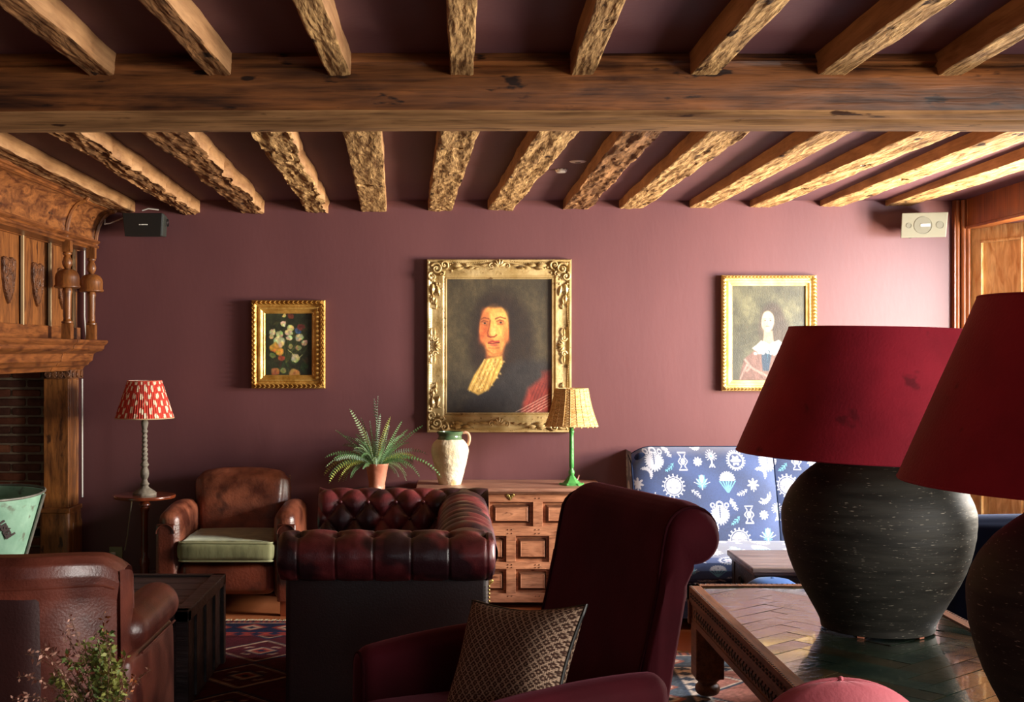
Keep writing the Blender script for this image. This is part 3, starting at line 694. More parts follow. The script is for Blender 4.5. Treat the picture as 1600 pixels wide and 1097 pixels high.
# ------------------------------------------------------------------ rugs
def hsh(a, b): return (np.sin(a*127.1 + b*311.7)*43758.5453) % 1.0
def rug(name, x0, x1, y0, y1, label, kind, step=.01, zt=.005):
    nx = int((x1-x0)/step); ny = int((y1-y0)/step)
    m = MB(); m.grid(lambda u, v: (x0+(x1-x0)*u, y0+(y1-y0)*v, zt + .0008*noise.noise(Vector((u*40, v*40, 0)))), nx, ny)
    n0 = len(m.v)
    for (a, b, c, d) in ((x0, y0, x1, y0), (x1, y0, x1, y1), (x1, y1, x0, y1), (x0, y1, x0, y0)):
        m.add([(a, b, zt), (c, d, zt), (c, d, .001), (a, b, .001)], [(0, 1, 2, 3)])
    o = m.build(name, rug_m, recalc=False)
    P = np.array(m.v); X = P[:, 0]; Y = P[:, 1]
    bx = np.minimum(X-x0, x1-X); by = np.minimum(Y-y0, y1-Y); b = np.minimum(bx, by)
    if kind == 'dark':
        base = np.array([70, 22, 30]); navy = np.array([28, 30, 52]); cream = np.array([160, 130, 110]); rust = np.array([130, 50, 44])
    else:
        base = np.array([168, 116, 102]); navy = np.array([70, 80, 92]); cream = np.array([206, 190, 172]); rust = np.array([176, 110, 92])
    col = np.tile(base.astype(float), (len(P), 1))
    def put(mask, c): col[mask] = c
    cx = (X-(x0+x1)/2); cy = (Y-(y0+y1)/2)
    # field: diamonds with stepped edges and small filler motifs
    d = np.abs(((cx/.46) % 1) - .5)*.46 + np.abs(((cy/.46) % 1) - .5)*.46
    d = np.round(d/.02)*.02
    put(d < .10, navy); put(d < .08, cream); put(d < .06, rust); put(d < .03, navy)
    put((d > .19) & (d < .205), cream); put((d > .215) & (d < .23), navy)
    fx = (cx/.115) % 1 - .5; fy = (cy/.115) % 1 - .5
    put((d > .11) & (d < .18) & (np.abs(fx)+np.abs(fy) < .22), cream); put((d > .11) & (d < .18) & (np.abs(fx)+np.abs(fy) < .1), navy)
    # border bands
    put(b < .34, cream if kind != 'dark' else rust)
    t = np.where(bx < by, Y, X)
    s1 = (t/.09) % 1
    put((b > .27) & (b < .34) & (np.abs(s1-.5)*.09 + np.abs(b-.305) < .035), navy)
    put((b < .27) & (b > .25), navy); put((b < .25) & (b > .07), navy if kind == 'dark' else np.array([86, 96, 104]))
    s2 = np.abs(((t/.18) % 1) - .5)*.18 + np.abs(b-.16)
    s2 = np.round(s2/.012)*.012
    put((b < .24) & (b > .08) & (s2 < .075), rust); put((b < .24) & (b > .08) & (s2 < .05), cream); put((b < .24) & (b > .08) & (s2 < .025), navy)
    put((b < .07) & (b > .055), cream); put((b < .055) & (((t/.03) % 1) < .5), rust); put((b < .055) & (((t/.03) % 1) >= .5), navy)
    nz = hsh(np.round(X/.012), np.round(Y/.006)); col *= (.86 + .28*nz)[:, None]
    abr = hsh(np.zeros_like(Y), np.round(Y/.05)); col *= (.92 + .14*abr)[:, None]
    set_pattern(o, col)
    tag(o, label, 'rug')
    # fringe
    rr = random.Random(5)
    for ye, sg in ((y1, 1), (y0, -1)):
        fm = MB(); x = x0 + .01
        while x < x1:
            fm.tube([(x, ye-.004*sg, .004), (x+rr.uniform(-.008, .008), ye+.02*sg, .003), (x+rr.uniform(-.012, .012), ye+.045*sg, .0025)], .002, 4); x += .011
        fm.build('fringe', cable_cream, o)
    return o
rug('rug', -1.9, .62, 3.0, 6.62, 'dark red and navy patterned rug under the charcoal trunk and oxblood settee', 'dark', .014)
rug('rug', .72, 2.75, 2.6, 5.92, 'pale faded patterned rug under the low herringbone table', 'pale', .012)

# ------------------------------------------------------------------ brown club armchair by the back wall
def legs(parent, pts, h, material=mahogany, r0=.02, r1=.028):
    for (x, y) in pts:
        m = MB(); m.box((x, y, h/2), (r1*2, r1*2, h)); q = m.build('leg', material, parent, smooth=False, bevel=.003)
ac = thing('armchair', (-1.168, 7.02, 0), 'worn brown leather club armchair with a sage green velvet seat cushion against the plum wall', 'armchair', rz=0)
def wob(a, sc=9, seed=0): return lambda q: q + Vector((a*noise.noise(q*sc+Vector((seed, 0, 0))), a*noise.noise(q*sc+Vector((0, seed+5, 0))), a*noise.noise(q*sc+Vector((0, 0, seed+9)))))
for sx in (-1, 1):
    m = MB()
    def armf(q, sx=sx):
        t = (q.y+.3)/.6
        q = q.copy()
        if q.z > 0: q.z += .02*math.sin(min(1, max(0, t))*PI)*(q.z/.24)
        return q + .004*Vector((noise.noise(q*11), noise.noise(q*12+Vector((3, 3, 3))), noise.noise(q*10)))
    m.rbox((sx*.305, 0.02, .315), (.115, .60, .47), .05, 12, .008, fn=armf)
    a_ = m.build('arm', leather_brown, ac, sub=1)
    m = MB(); m.rbox((sx*.318, -.288, .285), (.10, .02, .41), .012, 6); m.tube([(sx*.318+.048*math.sin(t), -.299, .44+.048*math.cos(t)) for t in [-PI/2 + PI*i/12 for i in range(13)]], .004, 6)
    m.build('arm_facing', leather_dark, a_)
m = MB(); m.rbox((0, .015, .20), (.50, .58, .17), .04, 10, .012, fn=wob(.004)); m.build('seat_base', leather_dark, ac, sub=1)
m = MB(); m.rbox((0, -.03, .345), (.505, .56, .105), .03, 14, .016, fn=wob(.004, 12)); cu = m.build('seat_cushion', green_velvet, ac, sub=1); cu['label'] = 'sage green velvet seat cushion'
m = MB()
for zc in (.297, .392):
    hx, hy, rr = .248, .277, .03; pts = []
    for (cx_, cy_, a0) in ((hx-rr, hy-rr, 0), (-hx+rr, hy-rr, 90), (-hx+rr, -hy+rr, 180), (hx-rr, -hy+rr, 270)):
        for k in range(5):
            a = math.radians(a0 + 22.5*k); pts.append((cx_+rr*math.cos(a), -.03+cy_+rr*math.sin(a), zc))
    m = MB(); m.tube(pts, .005, 6, closed=True); m.build('piping', green_pipe, cu)
m = MB()
def backf(q):
    q = q.copy(); t = (q.z+.21)/.42
    q.x *= .90 + .10*t if t < .9 else 1.0
    q.z -= .018*(abs(q.x)/.26)**3 * max(0, t)
    return q + .007*Vector((noise.noise(q*8), noise.noise(q*9+Vector((3, 3, 3))), 0))
m.rbox((0, .27, .51), (.52, .13, .42), .055, 14, .02, rot=RX(math.radians(-9)), fn=backf)
bk = m.build('backrest', leather_brown, ac, sub=1)
m = MB()
for i in range(22): m.ball((.262, .285 + .0035*i*.4, .34 + .0165*i), .0045, 6)
m.build('nail_trim', brass, bk)
legs(ac, [(-.31, -.24), (.31, -.24), (-.29, .27), (.29, .27)], .10)

# ------------------------------------------------------------------ charcoal plank trunk used as a table
tr = thing('trunk_table', (-1.55, 5.3, .0065), 'low charcoal planked trunk table in front of the brown club armchair', 'coffee table')
m = MB(); m.b2((-.55, -.40, .012), (.545, .39, .375)); m.build('body', trunk_wood, tr, smooth=False, bevel=.004)
m = MB()
for i in range(5):
    y0 = -.36+.146*i; m.b2((-.5, y0+.003, .372), (.50, y0+.143, .392))
m.build('planked_top', trunk_wood, tr, smooth=False, bevel=.003)
m = MB(); m.b2((-.56, -.415, .355), (.56, -.362, .402)); m.b2((-.56, .372, .355), (.56, .405, .402)); m.b2((.502, -.415, .355), (.56, .405, .402)); m.b2((-.56, -.415, .355), (-.502, .405, .402))
m.build('rim', trunk_wood, tr, smooth=False, bevel=.005)
for x in (-.53, .535):
    for y in (-.39, .38): m = MB(); m.box((x, y, .19), (.05, .05, .36)); m.build('corner_post', trunk_wood, tr, smooth=False, bevel=.004)
m = MB()
for y in (-.2, 0, .2): m.b2((.54, y-.03, .03), (.556, y+.03, .36))
m.build('side_batten', trunk_wood, tr, smooth=False, bevel=.003)

# ------------------------------------------------------------------ oxblood tufted settee, seen from its near arm
st = thing('settee', (-.2, 5.05, .0065), 'oxblood buttoned leather settee with rolled arms, seen end-on in the middle of the room', 'sofa')
SX, SY = -.2, 5.05
def sl(x, y, z): return (x-SX, y-SY, z)
x0, x1 = -.595, .165
def tuftv(s_, t_): return (abs(math.sin(PI*s_))*abs(math.sin(PI*t_)))**.42
# near arm roll: axis along x at y = 4.50
yc, zc, R = 4.50, .672, .093
btn = [x0 + .075 + .131*i for i in range(6)]
def near_arm(u, v):
    x = x0 + (x1-x0)*u
    e = min((x-x0), (x1-x))
    a = math.radians(-72 + 300*v)            # angle from outward(-y) bottom round over the top to the inside
    r = R*(1.0 if e > .05 else math.sqrt(max(0, 1-(1-e/.05)**2))*.42+.58)
    th = math.radians(180) - 0
    # a: 0 => outward (-y), 90 => up, 180 => inward
    dmin = min(abs(x-b) for b in btn)
    crease = math.exp(-(dmin/.0045)**2)*.0045 + math.exp(-(dmin/.03)**2)*.0018
    ad = math.degrees(a)
    dip = 0
    for b in btn:
        dd = math.hypot((x-b), R*math.radians(ad-78)); dip += .030*math.exp(-(dd/.018)**2) + .016*math.exp(-(dd/.05)**2)
    puff = .012*math.sin(min(1, max(0, (ad+72)/300))*PI)
    w = .35 + .65*(1 if ad < 100 else 1)
    rr = r - crease*w - dip + puff + .0025*noise.noise(Vector((x*22, ad*.05, 2)))
    return sl(x, yc - rr*math.cos(a), zc + rr*math.sin(a)*.93)
m = MB(); m.grid(near_arm, 260, 90)
ar = m.build('arm', leather_oxblood, st, angle=80)
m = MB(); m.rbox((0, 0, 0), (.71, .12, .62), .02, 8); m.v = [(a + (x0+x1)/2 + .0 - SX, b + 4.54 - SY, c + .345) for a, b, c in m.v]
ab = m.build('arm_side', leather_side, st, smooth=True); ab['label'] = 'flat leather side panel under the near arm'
for (xx, sg) in ((x0+.012, -1), (x1-.012, 1)):     # scroll facings
    m = MB(); m.lathe([(.0, 0), (.05, .002), (.078, .008), (.084, .016), (.08, .03)], sl(xx - .028*sg, yc, zc), 32, rot=RY(PI/2*sg), cap=False)
    m.build('arm_facing', leather_oxblood, ar)
for b in btn:
    m = MB(); a = math.radians(78); rr = R-.030
    m.ball(sl(b, yc - rr*math.cos(a), zc + rr*math.sin(a)*.93), .009, 10, sc=(1, 1, .6)); m.build('button', leather_oxblood, ar)
m = MB()
for i in range(20): m.ball(sl(.143, 4.476, .57-.013*i), .0045, 6)
m.build('nail_trim', brass, ab)
# back: roll along y at x = .085, pleated over the top
xb, zb = .065, .672
def back(u, v):
    y = 4.55 + (5.80-4.55)*u; sc_ = min(1, .80 + .20*(y-4.55)/.08)
    # v 0 bottom of inner face ... 0.4 roll begins ... 1 under the outside
    p = .125
    ph = abs(math.sin(PI*(y-4.5)/p))**.55
    if v < .3:
        t = v/.3; x = xb - .115 + .0*t; z = .40 + (.655-.40)*t; nx, nz = -1, 0
        amp = .012
        s_ = (y-4.5)/.137 + (z-.62)/.2; t_ = (y-4.5)/.137 - (z-.62)/.2
        d = amp*tuftv(s_, t_)
    else:
        t = (v-.3)/.7; a = math.radians(180 - 250*t); R2 = .105
        x = xb + R2*math.cos(a)*1.05; z = .655 + (R2)*.95*math.sin(a)*sc_; nx, nz = math.cos(a), math.sin(a)
        k = math.sin(min(1, t*1.9)*PI/2) * (1 if t < .55 else max(0, 1-(t-.55)/.2))
        d = (.024*ph)*(k*.8+.2 if t < .55 else k) - .004
        # buttons at the outer edge of the pleats
    d += .002*noise.noise(Vector((y*30, v*9, 1)))
    return sl(x + nx*d, y, z + nz*d)
m = MB(); m.grid(back, 420, 60); bb_ = m.build('backrest', leather_oxblood, st, angle=80)
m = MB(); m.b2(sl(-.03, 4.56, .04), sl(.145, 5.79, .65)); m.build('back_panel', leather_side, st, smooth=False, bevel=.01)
# far arm with diamond tufting on its inner face
def far_arm(u, v):
    x = x0 + .015 + (x1-x0)*u; sgx = (x-(-.355))/.1225
    if v < .62:
        t = v/.62; z = .36 + (.70-.36)*t; y = 5.66 + .03*t*t; ny, nz = -1, .1
        e = 1.0
    else:
        t = (v-.62)/.38; a = math.radians(180 - 215*t); y = 5.66 + .03 + .085 + .085*math.cos(a); z = .70 + .072*math.sin(a); ny, nz = math.cos(a), math.sin(a)
        e = max(0, 1 - t*1.5)
    zz = .36 + (.70-.36)*v/.62 if v < .62 else .70 + .085*PI*(v-.62)/.38*.9
    s_ = sgx*.5*1.0 + (zz-.735)/.156; t_ = sgx*.5 - (zz-.735)/.156
    s_ = sgx + (zz-.735)/.156*.95; t_ = sgx - (zz-.735)/.156*.95
    s_, t_ = (sgx + (zz-.728)/.078)/1.0*.5*1, (sgx - (zz-.728)/.078)*.5
    s_ = sgx + (zz-.728)/.156; t_ = sgx - (zz-.728)/.156
    d = .026*tuftv(s_, t_)*e - .004
    r = 0
    ed = (x-(x0+.015))
    if ed < .03: y += .03*(1-ed/.03)**2
    return sl(x, y + ny*d, z + nz*d)
m = MB(); m.grid(far_arm, 230, 110); fa = m.build('arm', leather_oxblood, st, angle=80)
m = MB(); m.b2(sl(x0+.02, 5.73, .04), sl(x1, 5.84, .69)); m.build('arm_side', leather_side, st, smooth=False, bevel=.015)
for i, zz in ((0, .728), (1, .728), (2, .728), (3, .728), (4, .728), (.5, .65), (1.5, .65), (2.5, .65), (3.5, .65)):
    xx = -.355 + .1225*(i) - .1225
    yy = 5.69 if zz > .7 else 5.688
    m = MB(); m.ball(sl(xx, yy-.006, zz if zz < .7 else .722), .009, 10); m.build('button', leather_oxblood, fa)
m = MB(); m.rbox((0, 0, 0), (.62, 1.06, .14), .04, 12, .012); m.v = [(a - .26 - SX, b + 5.12 - SY, c + .40) for a, b, c in m.v]; m.build('seat_cushion', leather_oxblood, st, sub=1)
m = MB(); m.b2(sl(x0+.03, 4.58, .06), sl(.10, 5.68, .33)); m.build('seat_base', leather_dark, st, smooth=False, bevel=.02)
for (x, y) in ((x0+.08, 4.56), (.08, 4.56), (x0+.08, 5.74), (.08, 5.74)):
    m = MB(); m.lathe([(.02, .012), (.03, .02), (.034, .035), (.03, .05), (.02, .06)], sl(x, y, 0), 16); m.build('leg', mahogany, st)

# ------------------------------------------------------------------ near brown armchair seen from behind (bottom left)
nc = thing('armchair', (-1.2, 3.3, .0065), 'dark brown leather wing armchair seen from behind at the bottom left', 'armchair')
NX, NY = -1.2, 3.3
def nl(x, y, z): return (x-NX, y-NY, z)
def nback(u, v):
    # shell: u along the width, v from bottom of the outside up over the roll to the inside
    xr = -.835; xl = -1.66; x = xl + (xr-xl)*u
    top = .893 - .03*(abs((u-.5)*2))**6 - .028*max(0, (u-.94)/.06)**2 - .012*(1-u)
    curv = .17*max(0, (u-.72)/.28)**2.0 + .17*max(0, (.28-u)/.28)**2.0
    prof = [(.03, .06), (.012, .3), (.0, .6), (-.004, .78), (-.012, .815), (-.018, .84), (-.012, .87), (.012, .889), (.045, .893), (.08, .882), (.10, .85), (.105, .8), (.11, .6), (.13, .38)]
    t = v*(len(prof)-1); i = min(int(t), len(prof)-2); f = t-i
    a, b = prof[i], prof[i+1]; y = a[0]+(b[0]-a[0])*f; z = a[1]+(b[1]-a[1])*f
    z = z if z < .6 else .6 + (z-.6)*(top-.6)/(.893-.6)
    return nl(x, 3.13 + y + curv + .003*noise.noise(Vector((x*9, z*9, 0))), z)
m = MB(); m.grid(nback, 90, 78); nb = m.build('backrest', leather_red, nc, angle=70)
m = MB()
def npan(u, v):
    x = -1.60 + (-1.0+1.60)*u; z = .10 + (.795-.10)*v
    prof = [(.03, .06), (.012, .3), (.0, .6), (-.004, .82)]
    for i in range(3):
        if prof[i][1] <= z <= prof[i+1][1]: y = prof[i][0] + (prof[i+1][0]-prof[i][0])*(z-prof[i][1])/(prof[i+1][1]-prof[i][1])
    uu = (x+1.66)/.825; curv = .17*max(0, (uu-.72)/.28)**2.0 + .17*max(0, (.28-uu)/.28)**2.0
    return nl(x, 3.13 + y + curv - .006*min(1, 30*min(u, 1-u, v, 1-v)), z)
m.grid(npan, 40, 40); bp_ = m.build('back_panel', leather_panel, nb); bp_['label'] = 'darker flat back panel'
m = MB()                                   # outside end of the shell, turned into the wing
def wing(u, v):
    z = .06 + (.832-.06)*v
    th = .155*u; bulge = .03*math.sin(PI*u)
    lim = 1 if v > .62 else 1
    yy = 3.13 + .14 + .16*u - .05*(1-v)*0 + (.03*(1-v))
    return nl(-.838 + bulge*.5 - .01*u, yy, z - .05*u*u*(v > .5)*v)
m.grid(wing, 16, 40); m.build('wing', leather_red, nc)
m = MB()
for (xx, zz0, zz1) in ((-1.06, .1, .82),):
    m.tube([nl(xx, 3.132 + (.012 if z < .3 else 0), z) for z in [zz0 + (zz1-zz0)*i/12 for i in range(13)]], .003, 6)
m.tube([Vector(nback(.02+.96*i/40, 4/13)) + Vector((0, -.001, 0)) for i in range(41)], .004, 6)
m.build('piping', leather_red, nb)
def narm(sx):
    m = MB()
    cx_ = -.855 if sx > 0 else -1.62
    def af(q):
        q = q.copy(); t = (q.y+.29)/.58
        return q + .004*Vector((noise.noise(q*8), noise.noise(q*9+Vector((3, 3, 3))), noise.noise(q*7)))
    m.rbox(nl(cx_, 3.57, .655), (.125, .47, .115), .055, 12, .004, fn=af)
    a_ = m.build('arm', leather_red, nc, sub=1)
    m = MB(); m.rbox(nl(cx_ - .005*sx, 3.53, .33), (.105, .52, .56), .03, 8, .008); m.build('arm_side', leather_red, a_, sub=1)
    m = MB(); s_ = .052*sx
    m.tube([nl(cx_ + s_, 3.36+.40*i/16, .602) for i in range(17)], .0035, 6); m.build('piping', leather_red, a_)
narm(1); narm(-1)
m = MB(); m.rbox(nl(-1.21, 3.52, .42), (.68, .56, .16), .05, 10, .02); m.build('seat_cushion', leather_brown, nc, sub=1)
m = MB(); m.rbox(nl(-1.21, 3.50, .21), (.70, .60, .26), .02, 8); m.build('seat_base', leather_dark, nc)
legs(nc, [(-.40, .40), (.38, .40), (-.38, -.06), (.36, -.06)], .09)

# ------------------------------------------------------------------ burgundy velvet armchair with a rolled back
vc = thing('armchair', (.315, 3.42, .0065), 'dark burgundy velvet armchair with a tall scrolled-back rest facing left', 'armchair', rz=math.radians(20))
# local frame: the chair faces -x; +y is its far side
def prof_pts():
    P = [(-.005, .30), (.02, .45), (.055, .58), (.085, .70), (.108, .80), (.118, .87), (.128, .93)]
    c = (.205, .940); R_ = .074
    for k in range(17):
        a = math.radians(160 - 265*k/16 ); P.append((c[0]+R_*math.cos(a), c[1]+R_*math.sin(a)))
    P += [(.185, .80), (.168, .70), (.145, .58), (.12, .45), (.10, .30), (.09, .14), (.0, .14)]
    return P
PR = prof_pts(); cen = (.12, .7)
def vback(u, v):
    k = len(PR); t = v*k; i = int(t) % k; f = t-int(t); a = PR[i]; b = PR[(i+1) % k]
    x = a[0]+(b[0]-a[0])*f; z = a[1]+(b[1]-a[1])*f
    W_ = .33; s_ = -1 + 2*u; y = W_*s_
    e = max(0, (abs(s_)-.90)/.10); sh = math.sqrt(max(0, 1-e*e))
    # end caps: pull towards the middle line of the section
    mx = .03 + (z-.14)*.135 if z < .83 else .215; mz = z if z < .83 else .94
    k2 = 1 - (1-sh)*.30
    x = mx + (x-mx)*k2; z = mz + (z-mz)*k2
    if z > .75: z -= .03*max(0, (abs(s_)-.72)/.28)**2.2 * (z-.75)/.26
    if s_ > .7: z -= .035*((s_-.7)/.3)**2 * max(0, (z-.75)/.26)
    return Vector((x + .003*noise.noise(Vector((y*6, z*6, 0))), y*(1 - .04*(1-min(1, z/.8))), z))
m = MB(); m.grid(vback, 60, 120, closev=True); k = 120; m.f.append(tuple(range(k))); m.mi.append(0); m.f.append(tuple(60*k+i for i in range(k))[::-1]); m.mi.append(0)
vb = m.build('backrest', burgundy, vc, angle=75)
m = MB()
for ysg in (-1, 1):
    pts = []
    for i in range(0, len(PR)-7):
        x, z = PR[i]; mx = .03 + (z-.14)*.135 if z < .83 else .215; mz = z if z < .83 else .925
        zz = z - .03*max(0, (.9-.72)/.28)**2.2*max(0, (z-.75)/.26) - (.035*(.2/.3)**2*max(0, (z-.75)/.26) if ysg > 0 else 0)
        pts.append(Vector((x-.002, ysg*.302, zz)) )
    m.tube(pts, .0045, 8)
m.build('piping', burg_pipe, vb)
for sy in (-1, 1):
    m = MB()
    L_ = .54 if sy > 0 else .62
    def vaf(q, sy=sy):
        q = q.copy(); t = (-q.x + .3)/.6              # 0 at back, 1 at front
        if q.z > 0: q.z -= .05*max(0, t)**2 * q.z/.2 - (.04*max(0, 1-t*2.5) if t < .4 else 0)*0
        q.y += sy*.02*max(0, t)
        return q
    m.rbox((-.21, sy*.345, .365), (L_, .10, .49), .045, 12, .006, fn=vaf); a_ = m.build('arm', burgundy, vc, sub=1)
    m = MB(); fx = -.21 - L_/2 - .0015
    m.tube([(fx+.012, sy*.365 + .045*math.cos(t), .50 + .045*math.sin(t)) for t in [PI*i/12 for i in range(13)]], .0045, 6)
    for q in (-1, 1): m.tube([(fx+.012, sy*.365 + q*.045, .5), (fx+.012, sy*.365 + q*.04, .15)], .0045, 6)
    m.build('piping', burg_pipe, a_)
m = MB(); m.rbox((-.22, 0, .36), (.58, .58, .15), .045, 12, .02); m.build('seat_cushion', burgundy, vc, sub=1)
m = MB(); m.rbox((-.20, 0, .20), (.56, .60, .20), .02, 8); m.build('seat_base', burgundy, vc)
legs(vc, [(-.42, .30), (-.42, -.30), (.05, .28), (.05, -.28)], .11, dark_wood)

# patterned scatter cushion on the burgundy armchair
cs = thing('cushion', (.155, 3.15, .44), 'brown and cream lattice-patterned cushion leaning on the burgundy velvet armchair', 'cushion')
CW = .34; nn = 200
rc = RY(math.radians(-7)) @ RZ(math.radians(-40)) @ RX(math.radians(-34))
def cush(side):
    def fn(u, v):
        a, b = 2*u-1, 2*v-1
        pin = (abs(a*b))**1.5
        x = a*CW/2*(1-.09*(1-b*b)+.05*pin); z = b*CW/2*(1-.09*(1-a*a)+.05*pin)
        th = .075*((1-a**4)*(1-b**4))**.6
        y = -side*th + .004*fbm(a*2, b*2, side, 3)*(1-a*a)*(1-b*b)
        z += .012*a*a*0
        return rc @ Vector((x, y, z)) + Vector((0, 0, CW/2))
    return fn
for sd, nm in ((1, 'cushion_front'), (-1, 'cushion_back')):
    m = MB(); m.grid(cush(sd), nn, nn); o = m.build(nm, weave_m, cs, recalc=False)
    g = np.linspace(0, 1, nn+1); U, V = np.meshgrid(g, g, indexing='ij'); U = U.ravel(); V = V.ravel()
    p = 1/15.0
    uu = U/p; vv = V/p*.92
    s1 = np.abs(((uu+vv)/1.0) % 1 - .5); s2 = np.abs(((uu-vv)/1.0) % 1 - .5)
    zig = .06*np.sign(np.sin(2*PI*(uu-vv)*3)); zig2 = .06*np.sign(np.sin(2*PI*(uu+vv)*3))
    line = (np.abs(((uu+vv)+zig) % 1 - .5) < .09) | (np.abs(((uu-vv)+zig2) % 1 - .5) < .09)
    ca, cb = ((uu+vv) % 1) , ((uu-vv) % 1)
    ca = np.minimum(ca, 1-ca); cb = np.minimum(cb, 1-cb)
    dot = (ca < .10) & (cb < .10)
    ray = ((ca < .035) | (cb < .035)) & (ca < .27) & (cb < .27)
    col = np.tile(np.array([60., 40., 32.]), (len(U), 1)); col[line] = (176, 150, 126); col[ray] = (104, 80, 66); col[dot] = (160, 134, 112)
    col *= (.9 + .2*hsh(np.round(U*150), np.round(V*150)))[:, None]
    set_pattern(o, col)
m = MB(); pts = []
for (a0, b0, a1, b1) in ((-1, -1, 1, -1), (1, -1, 1, 1), (1, 1, -1, 1), (-1, 1, -1, -1)):
    for k in range(24):
        t = k/24; a = a0+(a1-a0)*t; b = b0+(b1-b0)*t; pin = (abs(a*b))**1.5
        pts.append(rc @ Vector((a*CW/2*(1-.09*(1-b*b)+.05*pin), 0, b*CW/2*(1-.09*(1-a*a)+.05*pin))) + Vector((0, 0, CW/2)))
m.tube(pts, .005, 8, closed=True); m.build('piping', black_plastic, cs)

# ------------------------------------------------------------------ rose velvet chair top close to the camera
rc_ = thing('upholstered_chair', (.73, 2.38, 0), 'rose pink velvet chair with a domed back before the low table at the bottom edge', 'chair')
m = MB()
def dome(u, v):
    a = 2*PI*u; t = v
    # tall rounded back: superellipse plan, dome top
    if t < .45:
        z = .44 + .22*t/.45; k = 1.0
    else:
        q = (t-.45)/.55; z = .66 + .128*math.sin(q*PI/2); k = math.cos(q*PI/2)**.85
    return Vector((.165*k*math.cos(a), .065*k*math.sin(a), z + .002*noise.noise(Vector((math.cos(a)*3, math.sin(a)*3, z*9)))))
m.grid(dome, 48, 40, closeu=True); rb_ = m.build('backrest', pink_velvet, rc_)
m = MB(); m.tube([(.166*math.cos(a), -.0 + 0.0, .66 + .13*math.sin(a)) for a in [PI*i/30 for i in range(31)]], .0035, 8); m.ball((0, 0, .79), .006, 8); m.build('piping', pink_velvet, rb_)
m = MB(); m.rbox((0, -.2, .40), (.42, .44, .12), .05, 10, .015); m.build('seat', pink_velvet, rc_, sub=1)
legs(rc_, [(-.16, -.36), (.16, -.36), (-.14, -.02), (.14, -.02)], .35, dark_wood, r1=.018)

# ------------------------------------------------------------------ low herringbone table with its two jar lamps
TX0, TX1, TY0, TY1, TZ = .975, 1.83, 2.35, 5.22, .44
tt = thing('low_table', ((TX0+TX1)/2, (TY0+TY1)/2, .0065), 'low carved oak table with a glossy dark herringbone top at the right', 'coffee table')
cx0, cy0 = (TX0+TX1)/2, (TY0+TY1)/2
def clip(poly, x0, x1, y0, y1):
    for ax, val, sg in ((0, x0, 1), (0, x1, -1), (1, y0, 1), (1, y1, -1)):
        out = []
        for i in range(len(poly)):
            p, q = poly[i], poly[(i+1) % len(poly)]
            ip = sg*(p[ax]-val) >= 0; iq = sg*(q[ax]-val) >= 0
            if ip: out.append(p)
            if ip != iq:
                t = (val-p[ax])/(q[ax]-p[ax]); out.append((p[0]+t*(q[0]-p[0]), p[1]+t*(q[1]-p[1])))
        poly = out
        if len(poly) < 3: return []
    return poly
gloss = mat('glossy dark varnish', (20, 34, 28), (40, 50, 36), scale=3, stretch=(2, 2, 2), rough=.14, rough2=.3, bump=.3, bscale=16, spec=.5, coat=.7, coat_rough=.06)
gloss2 = mat('glossy umber varnish', (34, 34, 22), (62, 48, 28), scale=3, rough=.16, rough2=.3, bump=.3, bscale=18, spec=.5, coat=.7, coat_rough=.08)
m = MB(); rr = random.Random(11); wv_ = .085; ln = wv_*4
ux = (math.cos(math.radians(40)), math.sin(math.radians(40))); uy = (-ux[1], ux[0])
for i in range(-40, 60):
    for j in range(-14, 20):
        # herringbone: horizontal block at (j*ln + i*w, i*w), vertical block beside it
        for kind in (0, 1):
            if kind == 0: a0, b0, a1, b1 = i*wv_ + j*2*ln, i*wv_, i*wv_ + j*2*ln + ln, i*wv_+wv_
            else: a0, b0, a1, b1 = i*wv_ + j*2*ln + ln, i*wv_, i*wv_ + j*2*ln + ln + wv_, i*wv_ + ln
            if kind == 1: b0, b1 = i*wv_ - ln + wv_, i*wv_ + wv_
            g = .0013; pl = [(a0+g, b0+g), (a1-g, b0+g), (a1-g, b1-g), (a0+g, b1-g)]
            pl = [(cx0 + ux[0]*a + uy[0]*b, cy0 + ux[1]*a + uy[1]*b) for a, b in pl]
            pl = clip(pl, TX0+.045, TX1-.045, TY0+.045, TY1-.045)
            if len(pl) >= 3:
                m.m = 0 if rr.random() < .7 else 1
                sx_, sy_ = rr.uniform(-.008, .008), rr.uniform(-.008, .008); mx_ = sum(p[0] for p in pl)/len(pl); my_ = sum(p[1] for p in pl)/len(pl)
                m.prism(pl, 1, lambda a, b, t: (a-cx0, b-cy0, (TZ-.012) + (.010 + sx_*(a-mx_)*1.3 + sy_*(b-my_)*1.3)*t))
m.build('herringbone_top', [gloss, gloss2], tt, smooth=False)
m = MB(); m.b2((TX0+.03-cx0, TY0+.03-cy0, TZ-.035), (TX1-.03-cx0, TY1-.03-cy0, TZ-.013)); m.build('sub_top', dark_wood, tt, smooth=False)
hX, hY = (TX1-TX0)/2, (TY1-TY0)/2
